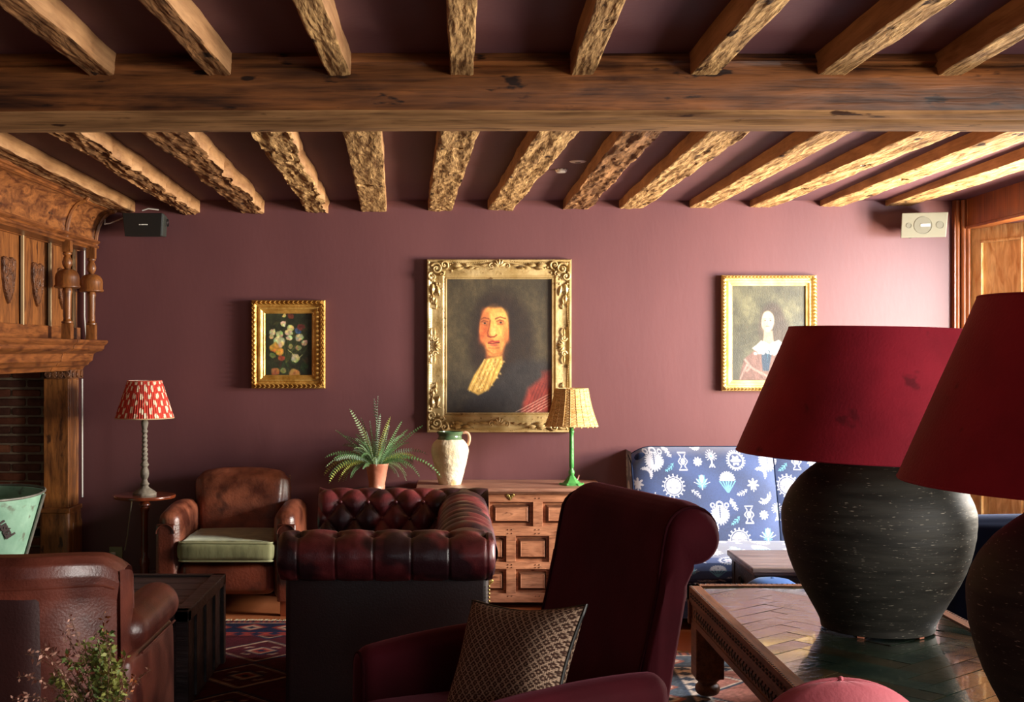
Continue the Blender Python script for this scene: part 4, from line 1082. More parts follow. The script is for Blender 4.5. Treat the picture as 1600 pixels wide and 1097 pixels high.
def rail(a, b, n_out):
    """carved rail between plan points a and b; n_out is the outward normal"""
    a = Vector((*a, 0)); b = Vector((*b, 0)); d = (b-a); L = d.length; d.normalize(); n_ = Vector((*n_out, 0))
    mb = MB()
    def bar(z0, z1, t0, t1, s0=0, s1=L):
        mb.add([a+d*s0-n_*t0+Vector((0, 0, z0)), a+d*s1-n_*t0+Vector((0, 0, z0)), a+d*s1-n_*t0+Vector((0, 0, z1)), a+d*s0-n_*t0+Vector((0, 0, z1)),
                a+d*s0-n_*t1+Vector((0, 0, z0)), a+d*s1-n_*t1+Vector((0, 0, z0)), a+d*s1-n_*t1+Vector((0, 0, z1)), a+d*s0-n_*t1+Vector((0, 0, z1))],
               [(0, 1, 2, 3), (7, 6, 5, 4), (0, 4, 5, 1), (1, 5, 6, 2), (2, 6, 7, 3), (3, 7, 4, 0)])
    bar(TZ-.055, TZ+.004, 0, .045); bar(TZ-.062, TZ-.055, .004, .04); bar(TZ-.072, TZ-.062, .008, .04); bar(TZ-.125, TZ-.072, .014, .04); bar(TZ-.15, TZ-.125, .010, .04)
    return mb, a, d, L, n_
for a, b, no in (((-hX, -hY), (-hX, hY), (-1, 0)), ((hX, -hY), (hX, hY), (1, 0)), ((-hX, hY), (hX, hY), (0, 1)), ((-hX, -hY), (hX, -hY), (0, -1))):
    mb, A_, d_, L_, n_ = rail(a, b, no); cv = mb; mb.m = 1; s_ = .05
    while s_ < L_ - .05:
        c = A_ + d_*s_ + n_*.0003 + Vector((0, 0, TZ-.026))
        for q in range(4):
            an = PI/4 + q*PI/2; e = c + d_*(.008*math.cos(an)) + Vector((0, 0, .008*math.sin(an)))
            cv.ball(e, .0042, 6)
        c2 = A_ + d_*s_ - n_*.0135 + Vector((0, 0, TZ-.099))
        for q in (-1, 1):
            cv.tube([c2 + d_*(-.014) + Vector((0, 0, q*.014)), c2 + d_*.004 + Vector((0, 0, q*.004)), c2 + d_*.016], .0035, 5)
        s_ += .042
    tp = mb; s_ = .03
    while s_ < L_ - .03:
        c = A_ + d_*s_ - n_*.006 + Vector((0, 0, TZ+.0042)); tp.box(c, (.006, .006, .003), rot=RZ(PI/4)); s_ += .021
    mb.build('apron', [table_oak, dark_wood], tt, smooth=False)
for sx in (-1, 1):
    for sy in (-1, 1):
        m = MB(); x, y = sx*(hX-.068), sy*(hY-.075)
        m.box((x, y, .245), (.112, .112, .32)); m.lathe([(.03, .012), (.044, .02), (.05, .034), (.048, .05), (.036, .062), (.04, .068), (.05, .075), (.05, .086)], (x, y, 0), 24)
        m.build('leg', table_oak, tt, bevel=.004, angle=40)

def jar_lamp(X, Y, sc, label, tz=0.0):
    t = thing('table_lamp', (X, Y, TZ+.0055), label, 'table lamp', group=None)
    k = .0022
    px = [(85, 1), (87, 12), (93, 24), (110, 54), (126, 84), (137, 114), (144, 144), (146, 174), (144, 190), (135, 212), (118, 234), (97, 252), (88, 258), (86, 266), (84, 268), (78, 268)]
    pts = []
    for i in range(len(px)-1):
        a, b = px[i], px[i+1]; n = 6
        for q in range(n): pts.append((a[0]+(b[0]-a[0])*q/n, a[1]+(b[1]-a[1])*q/n))
    pts.append(px[-1])
    for _ in range(4): pts = [pts[0]] + [((pts[i-1][0]+2*pts[i][0]+pts[i+1][0])/4, (pts[i-1][1]+2*pts[i][1]+pts[i+1][1])/4) for i in range(1, len(pts)-1)] + [pts[-1]]
    prof = [(0, 6*k)] + [(80*k, 5*k)] + [(r*k, z*k + .004) for r, z in pts] + [(76*k, 262*k), (0, 262*k)]
    m = MB(); m.lathe(prof, (0, 0, 0), 96, cap=False, fn=lambda r, z, a: r*(1 + .0012*math.sin(z*160 + .6*math.sin(a)) + .003*noise.noise(Vector((math.cos(a)*1.5, math.sin(a)*1.5, z*18))) + .0015*noise.noise(Vector((math.cos(a)*9, math.sin(a)*9, z*50)))))
    m.build('jar', jar_black, t)
    for an in (-125, -60, 90):
        m = MB(); a = math.radians(an); m.box((80*k*math.cos(a), 80*k*math.sin(a), .004), (.022, .022, .006), rot=RZ(a)); m.build('foot_pad', terracotta, t, smooth=False)
    # drum shade: open frustum with wall thickness, slightly tilted
    R0, R1, z0, z1 = 216*k, 139*k, 272*k + tz, 468*k + tz
    s_ = thing('shade_tmp', (0, 0, 0), None, None); C.objects.unlink(s_); bpy.data.objects.remove(s_)
    m = MB(); nseg = 128
    def sh(off): return lambda u, v: (((R0+(R1-R0)*v)-off)*math.cos(2*PI*u), ((R0+(R1-R0)*v)-off)*math.sin(2*PI*u), z0+(z1-z0)*v)
    def tilt(p): return RY(math.radians(1.4)) @ (Vector(p) - Vector((0, 0, z0))) + Vector((0, 0, z0))
    m.grid(lambda u, v: tilt(Vector(sh(0)(u, v)) + .0012*Vector((noise.noise(Vector((math.cos(2*PI*u)*4, math.sin(2*PI*u)*4, v*4))), 0, 0))), nseg, 14, closeu=True)
    k0 = len(m.v); m.grid(lambda u, v: tilt(sh(.004)(u, v)), nseg, 14, closeu=True)
    W = 15
    for i in range(nseg):
        i2 = (i+1) % nseg
        for j in (0, 14): m.f.append((i*W+j, i2*W+j, k0+i2*W+j, k0+i*W+j)); m.mi.append(0)
    shd = m.build('lamp_shade', shade_red, t, angle=50)
    for (rr_, zz) in ((R0, z0), (R1, z1)):
        q = MB(); q.tube([tilt((rr_*math.cos(a)-.002*math.cos(a), rr_*math.sin(a)-.002*math.sin(a), zz)) for a in [2*PI*i/96 for i in range(96)]], .0035, 6, closed=True); q.build('edge_band', shade_red, shd)
    q = MB(); an = math.radians(-51)     # overlapped seam
    q.tube([tilt((((R0+(R1-R0)*v)+.0015)*math.cos(an), ((R0+(R1-R0)*v)+.0015)*math.sin(an), z0+(z1-z0)*v)) for v in [i/20 for i in range(21)]], .0032, 5); q.build('seam', burgundy, shd)
    m = MB(); m.lathe([(.06, 262*k), (.06, 268*k), (.012, 270*k), (.012, 320*k), (.02, 322*k), (.02, 350*k)], (0, 0, 0), 20)
    for q in range(3):
        a = 2*PI*q/3; m.tube([tilt((0, 0, z1-.03)), tilt(((R1-.004)*math.cos(a), (R1-.004)*math.sin(a), z1-.004))], .002, 5)
    m.tube([(0, 0, 350*k), tilt((0, 0, z1-.03))], .003, 6)
    m.build('fitting', brass, t)
    return t
jar_lamp(1.476, 4.40, 1, 'black clay jar table lamp with wide claret shade, fully in view on the herringbone table')
jar_lamp(1.53, 2.93, 1, 'nearer claret-shaded black jar lamp cut off by the right edge of the frame', .045)
# ------------------------------------------------------------------ printed blue sofa against the back wall
S = 4.388
def lat(px, py, mx, my):
    """offset to the nearest repeat of a motif at (mx, my) in the half-drop pattern"""
    best = None
    a = np.array([785., 0.]); b = np.array([425., 350.])
    dx0 = px-mx; dy0 = py-my
    j0 = np.round(dy0/350.)
    bx = None
    for dj in (-1, 0, 1):
        j = j0+dj; x_ = dx0 - 425.*j; i = np.round(x_/785.); ddx = x_-785.*i; ddy = dy0-350.*j
        r = ddx**2+ddy**2
        if bx is None: bx, by, br = ddx, ddy, r
        else:
            w = r < br; bx = np.where(w, ddx, bx); by = np.where(w, ddy, by); br = np.where(w, r, br)
    return bx, by
def sofa_cols(px, py):
    col = np.tile(np.array([44., 62., 104.]), (len(px), 1))
    n1 = hsh(np.round(px/5), np.round(py/5)); n2 = np.sin(px*.013+2*np.sin(py*.011))*.5+.5
    col *= (.80 + .12*n1 + .2*n2)[:, None]
    W_ = np.array([172., 175., 186.]); T = np.array([92., 150., 168.]); D = np.array([44., 62., 100.]); Pk = np.array([170., 140., 160.])
    def put(mask, c): col[mask] = c
    def pol(x, y): return np.hypot(x, y), np.arctan2(y, x)
    for (mx, my) in ((283, 165),):                       # plume
        x, y = lat(px, py, mx, my); yy = y-10; r = np.hypot(x/62, yy/ (62+14*np.sign(yy))); th = np.arctan2(yy, x)
        put((r < .95+.12*np.cos(24*th)) & (yy > -45), W_)
        put((np.hypot(x, y+45) < 26), W_); put((np.hypot(x, y+45) < 15) & (y < -42), D)
        for sg in (-1, 1): rr = np.hypot(x-sg*48, y+42); put((rr < 17) & (rr > 9), W_)
        put((np.abs(x) < 3) & (y > -35) & (y < 40), D)
        put((np.abs(x) < 26-.35*(y+30)) & (np.abs(x) > 3) & (y > -30) & (y < 40) & (((y - .6*np.abs(x)) % 13) < 3.5), D)
    x, y = lat(px, py, 480, 185)                          # urn
    put((np.abs(np.abs(x)-(12+18*np.cos(y/60*PI*1.0)**2)) < 4) & (np.abs(y) < 48), W_); put(np.hypot(x/15, y/22) < 1, W_)
    put((np.abs(y-55) < 4) & (np.abs(x) < 28), W_); put((np.abs(y+56) < 4) & (np.abs(x) < 30), W_)
    x, y = lat(px, py, 582, 187); r, th = pol(x, y); put(r < 27+5*np.cos(9*th), W_); put((r < 9) & (r > 5), Pk)
    x, y = lat(px, py, 680, 150)                          # palm
    r, th = pol(x, y); put((r < 40) & (np.cos(13*th) > .5) & (r > 12) & (y < 26), W_); put(np.hypot(x/18, y/22) < 1, W_)
    put((np.abs(x) < 5) & (y > 0) & (y < 75), W_); put((np.abs(np.abs(x)-(y-40)*.5) < 4) & (y > 52) & (y < 78), W_); put(np.hypot(x/8, y/8) < 1, T)
    x, y = lat(px, py, 845, 180); r, th = pol(x, y)       # medallion
    put((r > 45) & (r < 55), W_); put((r >= 55) & (r < 66) & (np.cos(22*th) > .2), W_); put((r < 30+7*np.cos(6*th)) , W_); put((np.abs(y-12) < 3) & (r < 34), D); put((r < 8), Pk)
    for (mx, my, ang, c) in ((385, 225, 2.4, T), (380, 125, .9, W_), (870, 390, 2.7, W_), (555, 398, .7, W_), (800, 465, 1.25, W_), (740, 555, 2.6, W_)):   # leaf sprigs
        x, y = lat(px, py, mx, my); ca, sa = math.cos(ang), math.sin(ang); u = x*ca+y*sa; v = -x*sa+y*ca; v = v - .004*u*u + 4
        put((np.abs(v) < 2.6) & (np.abs(u) < 40), c); q = ((u - np.abs(v)*.9) % 19); put((q < 6.5) & (np.abs(v) < 17-.2*np.abs(u)) & (np.abs(u) < 38), c)
    for (mx, my, ang) in ((222, 275, .8), (1000, 268, .7), (1008, 420, 2.5), (240, 405, 2.6)):            # crescents
        x, y = lat(px, py, mx, my); ca, sa = math.cos(ang), math.sin(ang); u = x*ca+y*sa; v = -x*sa+y*ca; th = np.arctan2(v+8, u)
        put((np.hypot(u, v+8) < 40+3*np.cos(18*th)) & (np.hypot(u, (v-14)) > 41) , W_)
    x, y = lat(px, py, 405, 348); r, th = pol(x, y)       # round face flower
    put((r > 58) & (r < 64) , W_); put((r >= 64) & (r < 80) & (np.cos(16*th) > .55), W_)
    put((r < 52), W_); put((r < 52) & (y < 6) & (np.abs(np.sin(th*5)) < .14), D)
    for sg in (-1, 1): rr = np.hypot(x-sg*22, y-12); put((rr < 17) & (rr > 12), Pk); put((rr < 7) & (rr > 4), D)
    put((np.abs(x) < 5) & (y > 60) & (y < 88), W_)
    x, y = lat(px, py, 600, 318); r, th = pol(x, y-30)    # fan leaf
    put((np.hypot(x/40, (y-2)/48) < .8+.2*np.cos(14*th)), T); put((r < 62) & (np.abs(np.sin(th*7)) < .3) & (y < 20), W_); put((np.abs(x) < 4) & (y > 20) & (y < 55), W_); put(np.hypot(x/12, (y+20)/26) < 1, W_)
    x, y = lat(px, py, 775, 315)                          # flower on leaves
    r, th = pol(x, y+10); put((r < 52+4*np.cos(20*th)) & (y < -2), W_); put((r < 30) & (r > 8) & (np.abs(np.sin(4*th)) < .16) & (y < -2), D)
    for k_, c in ((-.9, T), (-.5, T), (-.15, T), (.15, T), (.5, T), (.9, T)):
        put((np.abs(x - k_*(80-y)*.75) < 4.2) & (y > 0) & (y < 78), c)
    x, y = lat(px, py, 950, 340); r, th = pol(x, y+4); put((r < 30+11*np.cos(7*th-PI/2)), W_); put((np.abs(x) < 4) & (y > 10) & (y < 46), W_)
    return col
so = thing('sofa', (1.95, 7.0, 0), 'navy velvet sofa printed with white and teal flowers, against the back wall', 'sofa')
def sofa_part(name, fn, nu, nv, pat):
    m = MB(); m.grid(fn, nu, nv); o = m.build(name, print_velvet, so, recalc=False, angle=80)
    g = np.array([pat(i/nu, j/nv) for i in range(nu+1) for j in range(nv+1)]); set_pattern(o, sofa_cols(g[:, 0], g[:, 1])); return o
# back front surface in photo pixels: x 988..., y 700 (top) to 850; depth 7.18 at top, 7.02 at the seat
def back_panel(xa, xb, first):
    def fn(u, v):
        px_x = xa + (xb-xa)*u; e0 = (px_x-xa); e1 = xb-px_x
        z = .30 + (.855-.30)*v
        y = 7.03 + .20*(v**1.3)
        y -= .03*(1-(2*u-1)**6)
        if v > .86: y += .10*((v-.86)/.14)**2.5
        zz = z - (.05*(1-min(1, e0/.12))**2 if first and v > .5 else 0)*v
        return Vector((px_x-1.95, y-7.0, zz))
    def pat(u, v):
        p = fn(u, v) + Vector((1.95, 7.0, 0)); Y = 7.12
        px = p.x/Y*F + VX; py = VY - (p.z-EYE)/7.12*F
        return ((px-960)*S, (py-680)*S)
    return fn, pat
f1, p1_ = back_panel(1.04, 1.83, True); sofa_part('backrest', f1, 300, 220, p1_)
f2, p2_ = back_panel(1.835, 2.80, False); sofa_part('backrest', f2, 330, 200, p2_)
m = MB(); m.rbox((.0, .30, .43), (1.80, .20, .79), .05, 8); m.build('back_shell', navy_velvet, so, sub=0)
m = MB(); m.tube([f1(0, i/30) + Vector((-.006, -.004, 0)) for i in range(31)], .005, 6); m.tube([f1(1, i/30) for i in range(31)], .004, 6); m.tube([f1(i/30, 1) for i in range(31)], .004, 6)
m.build('piping', navy_velvet, so)
def side(u, v):
    z = .06 + .77*u; return Vector((1.035-1.95 - .003*math.sin(PI*v), 7.05 + .20*((max(0, z-.3)/.555))**1.3 - 7.0 + v*(.33-.2*max(0, z-.3)), z))
sofa_part('side_panel', side, 120, 60, lambda u, v: (620+v*260, 800-u*700))
def seat(u, v):
    x = 1.055 + (2.80-1.055)*u
    prof = [(6.98, .365), (6.9, .37), (6.7, .372), (6.5, .37), (6.43, .362), (6.40, .34), (6.395, .30), (6.40, .26), (6.405, .245)]
    t = v*(len(prof)-1); i = min(int(t), len(prof)-2); f = t-i; return Vector((x-1.95, prof[i][0]+(prof[i+1][0]-prof[i][0])*f-7.0, prof[i][1]+(prof[i+1][1]-prof[i][1])*f))
sofa_part('seat_cushion', seat, 420, 160, lambda u, v: (100+u*2250, 800+v*760))
def skirt(u, v):
    return Vector((1.055 + 1.745*u - 1.95, 6.412-7.0, .24-.18*v))
sofa_part('seat_base', skirt, 420, 45, lambda u, v: (140+u*2250, 120+v*230))
m = MB(); m.rbox((-.02, -.28, .19), (1.72, .58, .26), .02, 8); m.build('frame', navy_velvet, so)
legs(so, [(-.85, -.5), (.82, -.5), (-.85, .3), (.82, .3)], .06, dark_wood, r1=.022)

# navy velvet armchair in the shade by the window
nv = thing('armchair', (2.46, 5.45, .0065), 'plain navy velvet armchair in shade behind the jar lamps', 'armchair')
m = MB(); m.rbox((0, -.33, .40), (.96, .14, .66), .05, 12, .012); m.build('backrest', navy_velvet, nv, sub=1)
for sx in (-1, 1): m = MB(); m.rbox((sx*.42, 0.02, .33), (.13, .66, .46), .05, 10, .01); m.build('arm', navy_velvet, nv, sub=1)
m = MB(); m.rbox((0, 0.03, .30), (.56, .62, .24), .05, 10, .015); m.build('seat_cushion', navy_velvet, nv, sub=1)
legs(nv, [(-.40, -.34), (.40, -.34), (-.40, .3), (.40, .3)], .09, dark_wood)

# blue footstool behind the table
fs = thing('footstool', (1.42, 5.60, -.0), 'small round cobalt blue velvet stool peeping over the far edge of the low table', 'stool')
m = MB(); m.lathe([(.10, .26), (.12, .27), (.128, .31), (.122, .35), (.105, .38), (.075, .398), (.04, .405), (0, .407)], (0, 0, 0), 40, cap=False); m.lathe([(0, .26), (.10, .26)], (0, 0, 0), 40, cap=False); m.build('seat', blue_velvet, fs)
m = MB(); m.ball((0, 0, .406), .010, 10, sc=(1, 1, .5)); m.build('button', blue_velvet, fs)
for q in range(3):
    a = 2*PI*q/3+.4; m = MB(); m.tube([(.07*math.cos(a), .07*math.sin(a), .27), (.10*math.cos(a), .10*math.sin(a), .007)], [.016, .010], 10); m.build('leg', dark_wood, fs)

# carved box table
cb = thing('carved_chest', (1.72, 6.10, 0), 'small dark carved chest with scrolled iron hasp in front of the printed blue sofa', 'chest')
m = MB(); m.b2((-.31, -.235, .05), (.31, .235, .375)); m.build('body', dark_wood, cb, smooth=False, bevel=.004)
m = MB(); m.b2((-.335, -.265, .385), (.335, .26, .412)); m.b2((-.325, -.25, .372), (.325, .25, .388)); tag(m.build('lid', mat('greyed worn top', (92, 78, 74), (126, 108, 102), scale=3, stretch=(1, 6, 6), rough=.4, bump=.3), cb, smooth=False, bevel=.006), 'paler worn lid')
for sx in (-1, 1):
    for sy in (-1, 1): m = MB(); m.box((sx*.29, sy*.215, .19), (.05, .05, .37)); m.build('corner_post', dark_wood, cb, smooth=False, bevel=.003)
m = MB()
for cx_ in (-.14, .14):
    for k_ in range(11):
        a = math.radians(18*k_); m.tube([(cx_+.02*math.cos(a), -.238, .20+.02*math.sin(a)), (cx_+.085*math.cos(a), -.240, .20+.085*math.sin(a))], .006, 5)
    m.tube([(cx_+.1*math.cos(math.radians(9*k_)), -.238, .20+.1*math.sin(math.radians(9*k_))) for k_ in range(21)], .006, 6)
m.b2((-.31, -.24, .335), (.31, -.232, .36)); m.build('carving', dark_wood, cb)
m = MB(); m.tube([(-.318, .02+.02*math.sin(t*2), .30-.012*t*3) for t in [i/8*2.2 for i in range(9)]], .005, 6); m.box((-.315, .03, .26), (.008, .05, .09)); m.tube([(-.322, .03+.022*math.cos(t), .30+.022*math.sin(t)) for t in [PI*i/10 for i in range(15)]], .004, 6)
m.build('hasp', black_metal, cb)

# ------------------------------------------------------------------ mule chest with bevelled panels
mc = thing('mule_chest', (.34, 7.16, 0), 'panelled chestnut oak mule chest standing below the central portrait', 'chest')
def cl(px, py, Y=6.95): p = at(px, py, Y); return (p.x-.34, Y-7.16, p.z)
FX0, FX1 = cl(658, 0)[0], cl(938, 0)[0]
ZT = .648
m = MB(); m.b2((FX0+.01, -.18, .06), (FX1-.01, .22, ZT-.02)); m.build('carcass', chest_wood, mc, smooth=False)
m = MB(); m.b2((-.515, -.235, ZT-.012), (.515, .245, ZT+.008)); m.b2((-.505, -.222, ZT-.022), (.505, .24, ZT-.012)); m.build('top', chest_top, mc, smooth=False, bevel=.005)
def Z(py): return EYE + (VY-py)/F*6.95
rows = [(785, 823, [(683, 749), (765, 833), (848, 914)], 'panel'), (838, 879, [(672, 727), (739, 791), (806, 858), (870, 924)], 'panel'), (890, 928, [(672, 727), (739, 791), (806, 858), (870, 924)], 'drawer')]
m = MB(); yf0, yf1 = -.20, -.178
def fb(px0, px1, py0, py1): m.b2((cl(px0, 0)[0], yf0, Z(py1)), (cl(px1, 0)[0], yf1, Z(py0)))
fb(658, 938, 767, 785); fb(658, 938, 823, 838); fb(658, 938, 879, 890); fb(658, 938, 928, 942)
for (r0, r1, ps, nm) in rows:
    e = [658] + [v for p in ps for v in p] + [938]
    for i in range(0, len(e), 2): fb(e[i], e[i+1], r0, r1)
m.m = 1
for px in (662, 757, 797, 840, 934):
    for py in (779, 828, 834, 883, 887, 932):
        for d in (-3, 3): c = cl(px+d, py); m.ball((c[0], yf0-.001, c[2]), .0035, 6)
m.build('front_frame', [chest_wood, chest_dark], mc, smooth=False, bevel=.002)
for (r0, r1, ps, nm) in rows:
    for (a, b) in ps:
        m = MB(); X0, X1, Z0, Z1 = cl(a, 0)[0], cl(b, 0)[0], Z(r1), Z(r0); g = .003
        ex = .034 if (b-a) > 60 else .028; ez = .031
        y_o, y_i = -.158, -.198
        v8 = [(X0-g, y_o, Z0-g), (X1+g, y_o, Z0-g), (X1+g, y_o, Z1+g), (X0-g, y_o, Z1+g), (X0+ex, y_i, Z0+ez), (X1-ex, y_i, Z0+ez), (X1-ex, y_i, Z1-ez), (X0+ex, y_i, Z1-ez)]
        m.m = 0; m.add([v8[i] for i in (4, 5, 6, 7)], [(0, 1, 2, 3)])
        m.m = 1; m.add(v8, [(0, 1, 5, 4), (1, 2, 6, 5), (2, 3, 7, 6), (3, 0, 4, 7)])  # bevel shade put into the colour on all four slopes
        m.m = 0
        for q in ((4, 5), (5, 6), (6, 7), (7, 4)): m.tube([v8[q[0]], v8[q[1]]], .0018, 4)
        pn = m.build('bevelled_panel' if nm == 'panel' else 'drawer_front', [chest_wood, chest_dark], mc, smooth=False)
        if nm == 'drawer' and (a in (739, 870)):
            hm = MB(); cx_, cz_ = (X0+X1)/2, (Z0+Z1)/2
            hm.ball((cx_, y_i-.003, cz_), .018, 12, sc=(1.2, .2, .8)); hm.tube([(cx_-.02+.04*i/8, y_i-.012-.006*math.sin(PI*i/8), cz_-.012*math.sin(PI*i/8)) for i in range(9)], .0028, 6)
            hm.build('handle', brass, pn)
m = MB(); c = cl(797, 775)
for q in range(-2, 3): m.ball((c[0]+q*.008, yf0-.002, c[2]-.012+.008*(abs(q))), .011, 8, sc=(.8, .25, 1))
m.ball((c[0], yf0-.002, c[2]-.02), .006, 8, sc=(1, .3, 1)); m.build('escutcheon', brass, mc)
legs(mc, [(FX0+.03, -.16), (FX1-.03, -.16), (FX0+.03, .2), (FX1-.03, .2)], .07, chest_wood, r1=.025)

# jug
jY = 7.15; jz = ZT+.008; jx = at(703, 0, jY).x; kk = jY/F
jg = thing('jug', (jx, jY, jz), 'pale cream earthenware jug with a green glazed neck on the mule chest', 'jug')
prof = [(17, 0), (18, 3), (19, 6), (22, 18), (26, 34), (29, 48), (29.5, 54), (27.5, 62), (23, 68), (19, 71)]
def smp(prof, n=6, it=3):
    pts = []
    for i in range(len(prof)-1):
        for q in range(n): pts.append((prof[i][0]+(prof[i+1][0]-prof[i][0])*q/n, prof[i][1]+(prof[i+1][1]-prof[i][1])*q/n))
    pts.append(prof[-1])
    for _ in range(it): pts = [pts[0]]+[((pts[i-1][0]+2*pts[i][0]+pts[i+1][0])/4, (pts[i-1][1]+2*pts[i][1]+pts[i+1][1])/4) for i in range(1, len(pts)-1)]+[pts[-1]]
    return pts
m = MB(); m.lathe([(r*kk, z*kk) for r, z in smp(prof)], (0, 0, 0), 48, fn=lambda r, z, a: r*(1+.02*noise.noise(Vector((math.cos(a)*3, math.sin(a)*3, z*40))))); m.build('body', jug_cream, jg)
m = MB(); m.lathe([(r*kk, z*kk) for r, z in [(21, 69), (18.5, 72), (18, 76), (20, 79), (21, 81), (20, 82.5), (17, 82), (16.5, 76), (17, 71)]], (0, 0, 0), 48); nk = m.build('neck', jug_green, jg); nk['label'] = 'green glazed neck'
m = MB(); m.tube([Vector((r*kk, -.0, z*kk)) for r, z in ((19, 80), (25, 81.5), (29.5, 79), (31, 72), (29.5, 64), (27.5, 60))], .0095, 10); hd_ = m.build('handle', jug_clay, jg, sub=1)

# wicker lamp
lY = 7.12; lx = at(893, 0, lY).x; kk = lY/F
wl = thing('table_lamp', (lx, lY, jz), 'slim green metal table lamp with a pale wicker shade on the mule chest', 'table lamp')
m = MB(); m.lathe([(r*kk, z*kk) for r, z in ((19, 0), (19, 1.5), (13, 4), (8, 9), (5, 13), (3.5, 15))], (0, 0, 0), 6, fn=None); 
for q in range(6): a = PI/3*q; m.ball((17*kk*math.cos(a), 17*kk*math.sin(a), .006), .010, 8, sc=(1, 1, .6))
m.build('base', lamp_green, wl, smooth=False)
m = MB(); m.lathe([(r*kk, z*kk) for r, z in ((3.5, 14), (4.5, 17), (5, 19), (4.4, 22), (3, 24), (3.2, 27), (3.8, 28), (3.8, 40), (3.4, 76), (3.2, 80), (4.2, 82), (4.2, 84), (3, 86), (4.2, 90), (4.2, 92), (3, 95), (3, 104))], (0, 0, 0), 12); m.build('stem', lamp_green, wl)
m = MB()
nr_, z0_, z1_ = 26, 93*kk, 150*kk
def srad(v): return (40 + (25-40)*v + 1.2*math.sin(v*PI)*-1.5)*kk
for i in range(30):
    v = i/29; r = srad(v); n = 96
    m.tube([((r+.0012*math.cos(22*2*PI*k/n + PI*(i % 2)))*math.cos(2*PI*k/n), (r+.0012*math.cos(22*2*PI*k/n + PI*(i % 2)))*math.sin(2*PI*k/n), z0_+(z1_-z0_)*v) for k in range(n)], .0038, 5, closed=True)
sh_ = m.build('lamp_shade', wicker, wl)
m = MB()
for k in range(22):
    a = 2*PI*k/22; m.tube([((srad(v)+.0035)*math.cos(a), (srad(v)+.0035)*math.sin(a), z0_+(z1_-z0_)*v) for v in [i/8 for i in range(9)]], .0022, 5)
    m.ball((srad(0)*math.cos(a+.14), srad(0)*math.sin(a+.14), z0_-.004), .0065, 6)
m.build('stake', wicker, sh_)
m = MB(); m.tube([(.0, 0, 104*kk), (0, 0, 120*kk)], .012, 10); m.tube([(0, 0, 118*kk), (srad(.5)-.003, 0, 118*kk)], .002, 5); m.tube([(0, 0, 118*kk), (-srad(.5)+.003, 0, 118*kk)], .002, 5); m.build('fitting', brass, wl)
m = MB(); m.tube([(.02, .02, .01), (.032, .03, .018), (.045, .04, .05)], .006, 8); m.build('cable', mahogany, wl)

# ------------------------------------------------------------------ round side tables
def round_table(px, Y, py, rad, name_label, wood, spiral=False):
    p = at(px, py, Y); h = p.z
    t = thing('side_table', (p.x, Y, 0), name_label, 'side table')
    m = MB(); m.lathe([(rad*.92, h-.02), (rad*.985, h-.017), (rad, h-.010), (rad, h-.004), (rad*.985, h), (0, h)], (0, 0, 0), 64, cap=False); m.lathe([(0, h-.02), (rad*.92, h-.02)], (0, 0, 0), 64, cap=False); m.build('tabletop', wood, t)
    k = h/.60
    m = MB(); m.lathe([(.055, h-.02), (.05, h-.032), (.022, h-.038), (.032, h-.05), (.032, h-.058), (.02, h-.066), (.028, h-.078), (.024, h-.088), (.02, h-.10), (.018, h-.2), (.02, h-.30), (.016, h-.34), (.026, h-.36), (.03, h-.38), (.022, h-.41), (.03, .13), (.03, .09), (.01, .08)][::-1], (0, 0, 0), 24); m.build('column', mahogany, t)
    for q in range(3):
        a = 2*PI*q/3 + PI/6; ca, sa = math.cos(a), math.sin(a)
        m = MB(); m.tube([(r*ca, r*sa, z) for r, z in ((.015, .12), (.05, .115), (.09, .085), (.125, .045), (.15, .022), (.17, .016))], [.014, .013, .012, .011, .012, .014], 10); m.build('leg', mahogany, t)
    return p
p1 = round_table(226, 7.12, 773, .17, 'small mahogany tripod table under the grey turned lamp', mahogany)
p2 = round_table(594, 7.12, 766, .20, 'dark round table holding the fern, behind the oxblood settee', dark_wood)

# turned lamp with ikat shade
kk = 7.12/F
tl = thing('table_lamp', (p1.x, 7.12, p1.z), 'turned grey lamp with a pleated red and cream shade on the tripod table', 'table lamp')
m = MB(); m.lathe([(r*kk, z*kk) for r, z in ((18, 0), (18.5, 3), (15, 6), (9, 10), (6.5, 12), (5.5, 14), (7.5, 17), (5, 20), (4, 24), (6, 28), (7, 33), (6, 39), (4, 43), (6.5, 46), (6.5, 48), (4.5, 50))], (0, 0, 0), 32); m.build('base', grey_turned, tl)
m = MB(); m.lathe([((4.6-.012*(z-50)*1.6)*kk, z*kk) for z in [50+46*i/90 for i in range(91)]], (0, 0, 0), 24, fn=lambda r, z, a: r*(1+.16*math.cos(2*a - z/kk*.9)), cap=True)
m.lathe([(r*kk, z*kk) for r, z in ((3.2, 96), (5, 98), (5, 100), (3.5, 102), (4.6, 106), (5.8, 112), (5.4, 114), (4, 117), (3, 118))], (0, 0, 0), 24); m.build('stem', grey_turned, tl)
nu, nv_ = 360, 60
def ik(off=0):
    def fn(u, v):
        r = (45 + (26-45)*v)*kk; r += .0022*math.cos(2*PI*u*70)*(1-.0*v) - off; return ((r)*math.cos(2*PI*u), r*math.sin(2*PI*u), (120+58.5*v)*kk)
    return fn
m = MB(); m.grid(ik(), nu, nv_, closeu=True); nf = len(m.v); m.grid(ik(.004), nu, 1, closeu=True)
o = m.build('lamp_shade', ikat_m, tl, angle=80)
U = np.repeat(np.arange(nu)/nu, nv_+1); V = np.tile(np.arange(nv_+1)/nv_, nu)
a_ = np.floor(U*70*1.0); ph = (hsh(a_, a_*0+2)*.25)
row_ = np.floor((V+ph*.3)*5.5); off = (row_ % 2)*.5
bl = np.abs(((U*17+off) % 1)-.5); vv = np.abs((((V+ph*.3)*5.5) % 1)-.5)
